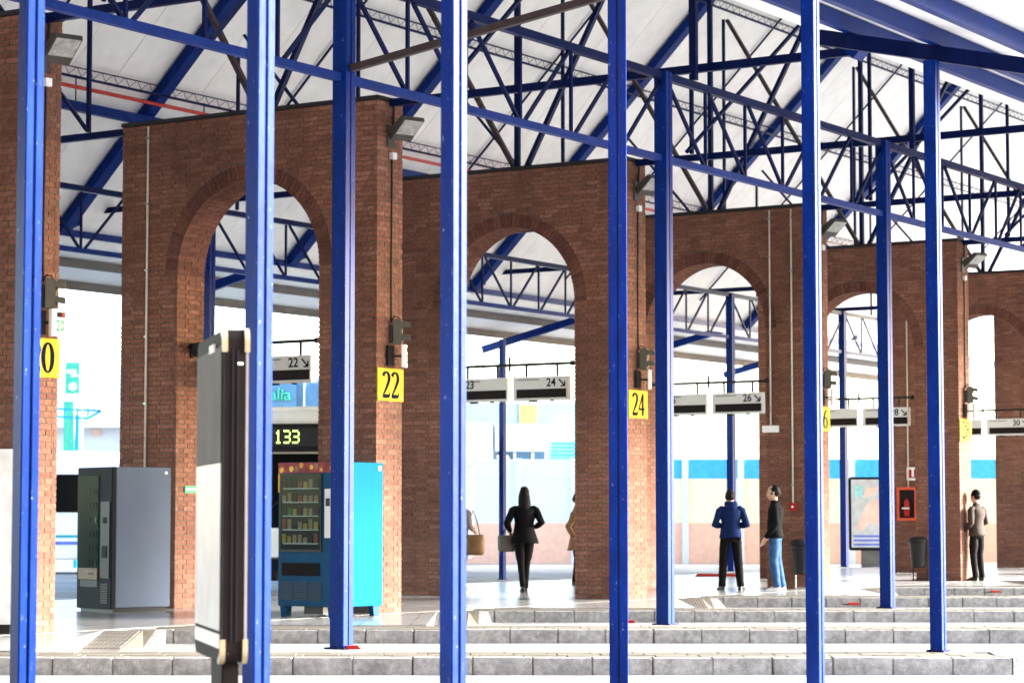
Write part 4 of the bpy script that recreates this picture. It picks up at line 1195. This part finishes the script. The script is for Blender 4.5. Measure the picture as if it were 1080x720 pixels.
    for s_ in 'lr':
        a, b_, c_ = J['s' + s_], J['e' + s_], J['w' + s_]
        sg = -1 if s_ == 'l' else 1
        pts_ = [a + Vector((-sg * .10, 0, -.005)), a + Vector((-sg * .02, 0, -.006)), a.lerp(b_, .10) + Vector((sg * .006, 0, -.005)), a.lerp(b_, .35), a.lerp(b_, .7), b_, b_.lerp(c_, .3), b_.lerp(c_, .65), c_]
        rs_ = [.055, .066, .070, .066, .061, .057, .055, .050, .042]
        rs_ = [r * (1 + rr_.uniform(-.07, .07)) for r in rs_]
        tp.tube(pts_, rs_, 12)
    tp.build('jacket', top, p, smooth=True)
    # trousers
    tr = MB()
    tr.rings([(c0.x, c0.y, .83, .150, .108), (c0.x, c0.y, .90, .162, .116), (c0.x, c0.y, .96, .150, .104), (c0.x, c0.y, 1.02, .135, .095)], 20)
    for s_ in 'lr':
        a, b_, c_ = J['h' + s_], J['k' + s_], J['a' + s_]
        pts_ = [a + Vector((0, 0, .03)), a.lerp(b_, .25), a.lerp(b_, .55), a.lerp(b_, .85), b_, b_.lerp(c_, .25), b_.lerp(c_, .55), b_.lerp(c_, .8), b_.lerp(c_, 1.06)]
        k_ = legs[1]
        rs_ = [.082, .090, .088, .078, .072 * k_, .070 * k_, .064 * k_, .062 * k_, .064 * k_]
        rs_ = [r * (1 + rr_.uniform(-.05, .05)) for r in rs_]
        tr.tube(pts_, rs_, 14)
    tr.build('trousers', legs[0], p, smooth=True)
    for s_ in 'lr':
        a, t_ = J['a' + s_], J['t' + s_]
        d = Vector((t_.x - a.x, t_.y - a.y, 0)).normalized()
        zb = min(a.z - .09, t_.z - .035)
        sh = MB(); ctr = a - d * .06
        pr = [(0, .028, .075), (.03, .042, .085), (.09, .044, .075), (.16, .045, .055), (.22, .04, .042), (.255, .022, .034)]
        bs = len(sh.v); side = Vector((-d.y, d.x, 0)); pv = []
        tz = (t_.z - .035) - (a.z - .09)
        for (q_, w_2, h_2) in pr:
            c_ = ctr + d * q_; lift = zb if abs(tz) < .03 else (a.z - .09) + tz * q_ / .22
            for (sx_, zz) in ((-1, 0), (1, 0), (.75, h_2), (-.75, h_2)):
                pv.append(Vector((c_.x, c_.y, 0)) + side * (sx_ * w_2) + Vector((0, 0, lift + zz)))
        fsx = [(0, 1, 2, 3)]
        for i in range(len(pr) - 1):
            for j in range(4): fsx.append((i*4+j, i*4+(j+1)%4, (i+1)*4+(j+1)%4, (i+1)*4+j))
        e_ = (len(pr) - 1) * 4; fsx.append((e_+3, e_+2, e_+1, e_))
        sh.add(pv, fsx); sh.build('shoe', shoe, p, smooth=False, bevel=.008)
    if extra: extra(p, J)
    p.scale = (scale,) * 3
    return p

def shopper(p, J, x, z, matn, w=.30, h=.30, d=.14, y=0):
    b_ = MB(); b_.rings([(x, y, z, w * .46, d * .5), (x, y, z + h * .3, w * .52, d * .6), (x, y, z + h * .8, w * .47, d * .5), (x, y, z + h, w * .44, d * .35)], 12)
    b_.build('bag_body', matn, p, smooth=True)
    MB().tube([(x - w * .25, y, z + h), (x - w * .15, y, z + h + .18), (x + w * .15, y, z + h + .18), (x + w * .25, y, z + h)], .012, 6).build('bag_handle', matn, p)

# woman walking away, black suit, handbag on her left arm
wp_ = ground(553, 624)
person('woman in black suit walking away under the arch, handbag on her left arm', wp_, 4,
       dict(el=(-.30, -.07, 1.16), wl=(-.24, .10, 1.04), er=(.29, -.08, 1.17), wr=(.20, .12, 1.10), kl=(-.06, .03, .50), al=(-.035, -.10, .12), tl=(-.04, .05, .035), kr=(.05, .10, .51), ar=(.025, .10, .09), tr=(.03, .25, .035), hl=(-.085, 0, .93), hr=(.085, 0, .93)),
       1.0, 'cloth_black', ('cloth_black2', .82), 'black', 'hair', long_hair=True, hem=.10, flare=.045)
hb = wp_ + Vector((-.30, .1, 0))
p = thing('handbag', 'grey handbag hanging from the left arm of the woman in black', 'bag', hb, 0)
b_ = MB(); b_.rings([(0, 0, .68, .13, .07), (0, 0, .72, .15, .085), (0, 0, .92, .155, .07), (0, 0, .96, .14, .04)], 14); b_.build('bag_body', 'leather_grey', p, smooth=True)
MB().tube([(-.07, 0, .95), (-.03, 0, 1.06), (.04, 0, 1.08), (.08, 0, .95)], .012, 6).build('strap', 'black', p)
# person with tan bag behind the pale post
tp_ = ground(484, 621)
person('person in taupe top with tan shoulder bag, half hidden by the pale sided post', tp_, -35, dict(wr=(.2, .16, 1.08), er=(.27, -.05, 1.15)), .97, 'cloth_taupe', ('cloth_taupe', .85), 'black', 'hair', hem=.06)
p = thing('tote_bag', 'tan leather tote bag carried by the half hidden person', 'bag', tp_ + Vector((.27, -.16, 0)), 0)
b_ = MB(); b_.rings([(0, 0, .60, .15, .08), (0, 0, .64, .18, .10), (0, 0, .88, .19, .09), (0, 0, .96, .16, .05)], 14); b_.build('bag_body', 'leather_tan', p, smooth=True)
MB().tube([(-.12, 0, .95), (-.09, 0, 1.2), (-.02, 0, 1.38), (.05, 0, 1.2), (.10, 0, .95)], .014, 6).build('strap', 'cloth_taupe', p)
# person hidden behind wall 24's right pier: only an elbow and coat hem show
cp_ = ground(609, 616)
person('person in camel coat almost hidden behind the brick pier of wall 24', cp_, -80, dict(el=(-.22, -.1, 1.16), wl=(-.10, .18, .95), er=(.20, -.23, 1.12), wr=(.21, -.10, .92)), .97, 'cloth_camel', ('cloth_black2', .85), 'black', 'hair', hem=.26, flare=.06)
# man in navy hoodie seen from behind, head bowed over his phone
nv = ground(771, 622)
def hood(p, J):
    b_ = MB(); n_ = J['nk']
    b_.rings([(0, n_.y - .09, n_.z - .14, .05, .03), (0, n_.y - .085, n_.z - .07, .105, .07), (0, n_.y - .055, n_.z, .12, .09), (0, n_.y - .03, n_.z + .05, .10, .075)], 16)
    b_.build('hood', 'cloth_navy', p, smooth=True)
    MB().box(.06, .15, -.142, -.134, .86, .92).build('pocket_patch', 'brown_metal', p)
person('man in navy hoodie standing with his back turned and head bowed', nv, 3,
       dict(hb=(0, .05, 1.55), ht=(0, .09, 1.64), el=(-.28, -.03, 1.13), wl=(-.12, .22, 1.12), er=(.28, -.03, 1.13), wr=(.12, .22, 1.12), kl=(-.13, .02, .5), al=(-.16, -.02, .09), tl=(-.20, .13, .035), kr=(.13, .02, .5), ar=(.165, -.02, .09), tr=(.23, .12, .035)),
       1.0, 'cloth_navy', ('cloth_black2', 1.05), 'black', 'hair', extra=hood, hem=.02)
# man in black jacket and jeans, facing left
bk = ground(818, 623)
person('man in black jacket, blue jeans and white trainers facing left', bk, 78,
       dict(wl=(-.15, .14, .90), el=(-.23, -.04, 1.13), wr=(.17, .12, .92), er=(.23, -.06, 1.14), kl=(-.08, .02, .5), kr=(.08, -.02, .5), al=(-.08, -.03, .09), ar=(.09, -.10, .09), tl=(-.09, .13, .035), tr=(.10, .06, .035)),
       1.02, 'cloth_black', ('denim', 1.12), 'shoe_white', 'hair', hem=.03)
# man in brown jacket by wall 28
br = ground(1031, 612)
def cap_f(p, J):
    hc_ = (J['hb'] + J['ht']) / 2
    b_ = MB(); b_.rings([(0, hc_.y - .005, hc_.z + .03, .093, .108), (0, hc_.y - .01, hc_.z + .09, .088, .102), (0, hc_.y - .01, hc_.z + .14, .06, .07), (0, hc_.y - .01, hc_.z + .165, .02, .03)], 16)
    b_.build('knit_cap', 'cloth_black', p, smooth=True)
person('man in brown jacket and dark cap standing at the far right', br, 40,
       dict(wr=(.16, .2, 1.08), er=(.25, -.03, 1.14), wl=(-.18, .14, 1.0)), 1.02, 'cloth_brown', ('cloth_black2', .95), 'black', 'hair', extra=cap_f, hem=.05)

# ------------------------------------------------------------------ buses
def wheel(p, x, y, z, r):
    w = MB().tube([(x - .13, y, z), (x + .13, y, z)], r, 24).build('wheel', 'rubber', p)
    MB().tube([(x - .14, y, z), (x + .14, y, z)], r * .55, 16).build('rim', 'silver', w)

def bus133():
    c = ground(318, 626, -KERB) + Vector((0, 0, .18))
    p = thing('bus', 'cream bus with lit number 133 seen head on through the nearest arch', 'bus', c, math.radians(-8))
    w2, H, Lb = 1.27, 3.30, 11.5
    prof = [(-w2, .32), (-w2, 2.9), (-w2 + .12, 3.18), (-w2 + .4, H), (w2 - .4, H), (w2 - .12, 3.18), (w2, 2.9), (w2, .32)]
    MB().prism(prof, .12, Lb, 'y').build('body', 'cream', p, bevel=.03)
    # rounded roof dome above the destination box
    b_ = MB()
    n = 12; P0 = []
    for i in range(n + 1):
        x = -w2 + .06 + (2 * w2 - .12) * i / n; s_ = 1 - (2 * i / n - 1) ** 2
        P0.append((x, s_))
    for i in range(n):
        (xa, sa), (xb, sb) = P0[i], P0[i + 1]
        b_.add([(xa, .12, 2.98), (xb, .12, 2.98), (xb, -.10 * sb, 2.98), (xa, -.10 * sa, 2.98), (xa, .3, 2.98 + .12 + .22 * sa), (xb, .3, 2.98 + .12 + .22 * sb), (xb, -.06 * sb, 3.04 + .14 * sb), (xa, -.06 * sa, 3.04 + .14 * sa)],
               [(0,1,2,3),(3,2,6,7),(7,6,5,4)])
    b_.build('roof_dome', 'cream', p, smooth=True)
    MB().box(-w2 + .05, w2 - .05, -.02, .119, 2.46, 2.975).build('destination_box', 'black', p, bevel=.02)
    d = MB().box(-.62, .72, -.03, -.0205, 2.56, 2.90).build('display', 'led_screen', p)
    pat = {'1': ['00100','01100','00100','00100','00100','00100','01110'], '3': ['11110','00001','00001','01110','00001','00001','11110']}
    q = MB(); x = -.52
    for ch in '133':
        for r, row in enumerate(pat[ch]):
            for cc, v in enumerate(row):
                if v == '1': q.box(x + cc * .027, x + cc * .027 + .024, -.036, -.0305, 2.86 - r * .036 - .032, 2.86 - r * .036)
        x += .168
    tag(q.build('led_digits', 'led', d), kind='stuff')
    MB().box(-w2 + .08, w2 - .08, 0.0, .119, 1.05, 2.42).build('windscreen', 'glass_dark', p, bevel=.02)
    for x in (-.5, .55):
        MB().bar((x - .4, -.03, 1.12), (x + .3, -.03, 1.75), .02).build('wiper', 'black', p)
    b_ = MB().box(-w2, w2, -.03, .119, .32, 1.04); b_.build('front_panel', 'cream', p, bevel=.04)
    MB().box(-w2 + .02, w2 - .02, -.06, .119, .26, .50).build('bumper', 'charcoal', p, bevel=.03)
    for x in (-.95, .95): MB().tube([(x, -.05, .72), (x, -.031, .72)], .12, 16).build('headlight', 'lamp_glass', p)
    for x in (-w2 - .18, w2 + .18):
        m_ = MB().box(x - .1, x + .1, -.2, -.1, 1.9, 2.35).build('mirror', 'black', p, bevel=.02)
        MB().bar((x, -.15, 2.36), (x * .88, .1, 2.6), .03).build('mirror_arm', 'black', m_)
    for s_ in (-1, 1):
        for y in (2.4, 8.4): wheel(p, s_ * (w2 - .12), y, .48, .48)
        for i in range(6): MB().box(s_ * w2 - .012, s_ * w2 + .012, .8 + i * 1.7, 2.3 + i * 1.7, 1.45, 2.5).build('side_window', 'glass_dark', p)
bus133()

def bus_white():
    c = ground(66, 604, -KERB)
    p = thing('bus', 'white bus with blue stripe glimpsed between the left pier and the grey machine', 'bus', c, math.radians(-90 + 12))
    w2, H, Lb = 1.25, 3.1, 10.5
    # local y runs back along the bus, which points to the right here
    prof = [(-w2, .35), (-w2, 2.8), (-w2 + .3, H), (w2 - .3, H), (w2, 2.8), (w2, .35)]
    MB().prism(prof, -1.2, Lb, 'y').build('body', 'white_paint', p, bevel=.05)
    for s_ in (-1, 1):
        MB().box(s_ * w2 - .012, s_ * w2 + .012, -1.1, Lb - .4, .92, .98).build('teal_stripe', 'turquoise', p)
        MB().box(s_ * w2 - .012, s_ * w2 + .012, -1.1, Lb - .4, .74, .82).build('blue_stripe', 'poster_blue', p)
        for i in range(7): MB().box(s_ * w2 - .014, s_ * w2 + .014, -1.0 + i * 1.6, .5 + i * 1.6, 1.55, 2.5).build('side_window', 'glass_dark', p)
        for y in (.9, 7.4): wheel(p, s_ * (w2 - .1), y, .48, .48)
    MB().box(-w2 + .1, w2 - .1, -1.23, -1.19, 1.3, 2.6).build('windscreen', 'glass_dark', p)
bus_white()

# ------------------------------------------------------------------ background buildings and yard
def far(name, label, cat, px0, px1, py_top, y, z0=-KERB, thick=6, m_='white_wall'):
    a = at_depth(px0, 546, y); b_ = at_depth(px1, 546, y); h = EYE + (546 - py_top) / F_PX * y
    p = thing(name, label, cat, (a.x, y, z0))
    MB().box(0, b_.x - a.x, 0, thick, 0, h - z0).build('wall', m_, p)
    return p, b_.x - a.x, h - z0

# low banded wall behind the rear lanes
yb = 76.0
a = at_depth(430, 546, yb); b_ = at_depth(1250, 546, yb); Wd = b_.x - a.x
p = thing('boundary_wall', 'low painted wall with salmon base, cream middle and blue top behind the arches', 'wall', (a.x, yb, -KERB))
seg = 14; sw = Wd / seg
for i in range(seg):
    x0 = i * sw
    MB().box(x0 + .02, x0 + sw - .02, 0, .3, 0, 1.25).build('base_panel', 'salmon_wall', p)
    MB().box(x0 + .01, x0 + sw - .01, .02, .28, 1.252, 2.62).build('middle_panel', 'cream_wall' if i > 3 else 'white_wall', p)
    MB().box(x0 + .01, x0 + sw - .01, .01, .29, 2.622, 3.22).build('top_panel', 'sky_blue_wall' if i > 3 else 'white_wall', p)
    MB().box(x0 - .1, x0 + .1, -.05, .35, 0, 3.25).build('pilaster', 'white_wall', p)

# pale building with balconies behind arch 24
p, w_b, h_b = far('building', 'white and pale blue building with balcony and orange lit window behind the walking woman', 'building', 455, 650, 425, 98, thick=10, m_='pale_blue_wall')
def fx(px, y=98): return (px - 455) / F_PX * y
def fz(py, y=98): return EYE + KERB + (546 - py) / F_PX * y
MB().box(fx(455), fx(520), -.6, -.002, 0, fz(446)).build('white_wing', 'white_wall', p)
b_ = MB().box(fx(522), fx(578), -1.2, -.002, fz(476), fz(448)).build('balcony_parapet', 'white_wall', p)
MB().box(fx(525), fx(576), -.02, -.001, fz(498), fz(477)).build('window', 'window_blue', p)
for px in (530, 541, 560): MB().box(fx(px), fx(px) + .12, -.08, -.021, fz(498), fz(477)).build('mullion', 'white_wall', p)
MB().box(fx(522), fx(578), -1.3, -.003, fz(503.5), fz(499)).build('ledge', 'white_wall', p)
MB().box(fx(574), fx(578), -1.3, -1.0, fz(500), fz(476)).build('pillar', 'white_wall', p)
MB().box(fx(547), fx(566), -.03, -.001, fz(448), fz(427)).build('lit_window', 'orange_window_glow', p)  # window lit orange, its glow given as plain surface colour
MB().box(fx(545.5), fx(547), -.05, -.001, fz(448), fz(426)).build('window_jamb', 'window_blue', p)
MB().box(fx(455), fx(650), -.4, -.004, 0, fz(520)).build('plinth_band', 'white_wall', p)
b_ = MB()
for i in range(8): b_.box(fx(581), fx(604), -.05, -.002, fz(497 - i * 4), fz(494.6 - i * 4))
for i in range(8): MB().box(fx(581), fx(620), -.05, -.002, fz(497 - i * 4), fz(494.6 - i * 4)).build('shutter_slat', 'sky_blue_wall', p)
for i in range(3): MB().bar((fx(524 + i * 5), -.15, fz(480)), (fx(534 + i * 5), -.15, fz(500)), .12).build('stair_rail', 'white_wall', p)

# shopping centre at the left
p, w_b, h_b = far('building', 'white shopping centre behind the bus lanes in the left gap', 'building', -200, 255, 386, 112, thick=14)
def gx(px): return (px + 200) / F_PX * 112
def gz(py): return EYE + KERB + (546 - py) / F_PX * 112
MB().box(gx(-200), gx(255), -1.5, -.003, gz(452), gz(448)).build('ledge', 'sign_grey', p)
for i in range(5): MB().box(gx(78 + i * 7), gx(83 + i * 7), -.1, -.002, gz(436), gz(429)).build('faint_letter', 'poster_skin', p)
MB().box(gx(96), gx(104), -.1, -.002, gz(460), gz(452.5)).build('faint_mark', 'poster_skin', p)
MB().box(gx(-200), gx(255), -.3, -.002, gz(486), gz(476)).build('base_band', 'sign_grey', p)
for i in range(7): MB().box(gx(-190 + i * 60), gx(-150 + i * 60), -.06, -.002, gz(530), gz(492)).build('window', 'window_blue', p)
# glazed block with the teal sign behind arch 22
p, w_b, h_b = far('building', 'glazed block with glowing teal name sign above the bus 133', 'building', 262, 380, 398, 96, thick=12, m_='pale_blue_wall')
def kx(px): return (px - 262) / F_PX * 96
def kz(py): return EYE + KERB + (546 - py) / F_PX * 96
for i in range(6):
    MB().box(kx(268 + i * 18), kx(284 + i * 18), -.05, -.002, kz(470), kz(404)).build('window', 'window_blue', p)
for i in range(7): MB().box(kx(265.3 + i * 18), kx(267 + i * 18), -.15, -.002, kz(470), kz(402)).build('mullion', 'white_wall', p)
MB().box(kx(268), kx(312), -.30, -.16, kz(432), kz(405)).build('sign_board', 'window_blue', p)
t = text_mb('vialia', .62, .05); t.xf(frame((kx(290), -.36, kz(417)), (1, 0, 0))); t.build('sign_letters', 'mint', p)

# yard furniture in the left gap
c = ground(84, 590, -KERB); yl = 92.0
c = at_depth(84, 546, yl)
p = thing('light_pole', 'tall pale floodlight mast in the left gap', 'light pole', (c.x, yl, -KERB))
hp = EYE + KERB + (546 - 322) / F_PX * yl
MB().tube([(0, 0, 0), (0, 0, hp * .5), (0, 0, hp)], [.10, .08, .055], 10).build('mast', 'white_paint', p, smooth=True)
MB().bar((-.4, 0, hp - .05), (.35, 0, hp - .05), .06).build('crossarm', 'white_paint', p)
for x in (-.36, -.08, .2): MB().box(x - .02, x + .2, -.2, .05, hp - .02, hp + .1).build('lamp_head', 'sign_grey', p)
MB().tube([(0, 0, hp), (0, 0, hp + .3)], .04, 6).build('spike', 'white_paint', p)
yb2 = 88.0; c = at_depth(74.5, 546, yb2)
p = thing('banner_sign', 'green square sign with white symbols in the left gap', 'sign', (c.x, yb2, -KERB))
z0, z1 = EYE + KERB + (546 - 415) / F_PX * yb2, EYE + KERB + (546 - 382) / F_PX * yb2
MB().box(-.25, .25, 0, .12, z0, z1).build('board', 'mint', p)
MB().box(-.2, .12, -.02, -.001, z0 + .72, z0 + .86).build('symbol', 'white_paint', p)
MB().box(-.05, .2, -.02, -.001, z0 + .60, z0 + .70).build('symbol', 'white_paint', p)
MB().tube([(.02, -.02, z0 + .25), (.02, -.001, z0 + .25)], .15, 12).build('symbol', 'white_paint', p)
MB().bar((0, .2, 0), (0, .2, z1), .12).build('pole', 'white_paint', p)
b_ = MB().prism([(-.2, 0), (.26, 0), (.1, z0 - .3), (-.25, z0 - .3)], -.001, .1, 'y'); b_.v = [(x, y - .3, z) for x, y, z in b_.v]
b_.build('lower_fin', 'mint', p)
yt = 70.0; c = at_depth(80, 546, yt)
p = thing('shelter_frame', 'turquoise T shaped shelter frame in the left gap', 'shelter', (c.x, yt, -KERB))
ht_ = EYE + KERB + (546 - 434) / F_PX * yt
MB().bar((0, 0, 0), (0, 0, ht_ - .1), .11).build('post', 'turquoise', p)
MB().bar((-1.0, 0, ht_ + .1), (.68, 0, ht_ + .02), .06).build('arm', 'turquoise', p)
MB().bar((-1.0, 0, ht_ - .12), (.3, 0, ht_ - .2), .06).build('arm', 'turquoise', p)
MB().bar((.3, 0, ht_ - .2), (.68, 0, ht_ + .02), .06).build('arm', 'turquoise', p)
for x in (-.35, 0, .3): MB().bar((x, 0, ht_ - .15), (x + .02, 0, ht_ + .08), .04).build('web', 'turquoise', p)

tot = sum(len(o.data.polygons) for o in bpy.data.objects if o.type == 'MESH')
print('objects', len(bpy.data.objects), 'faces', tot)
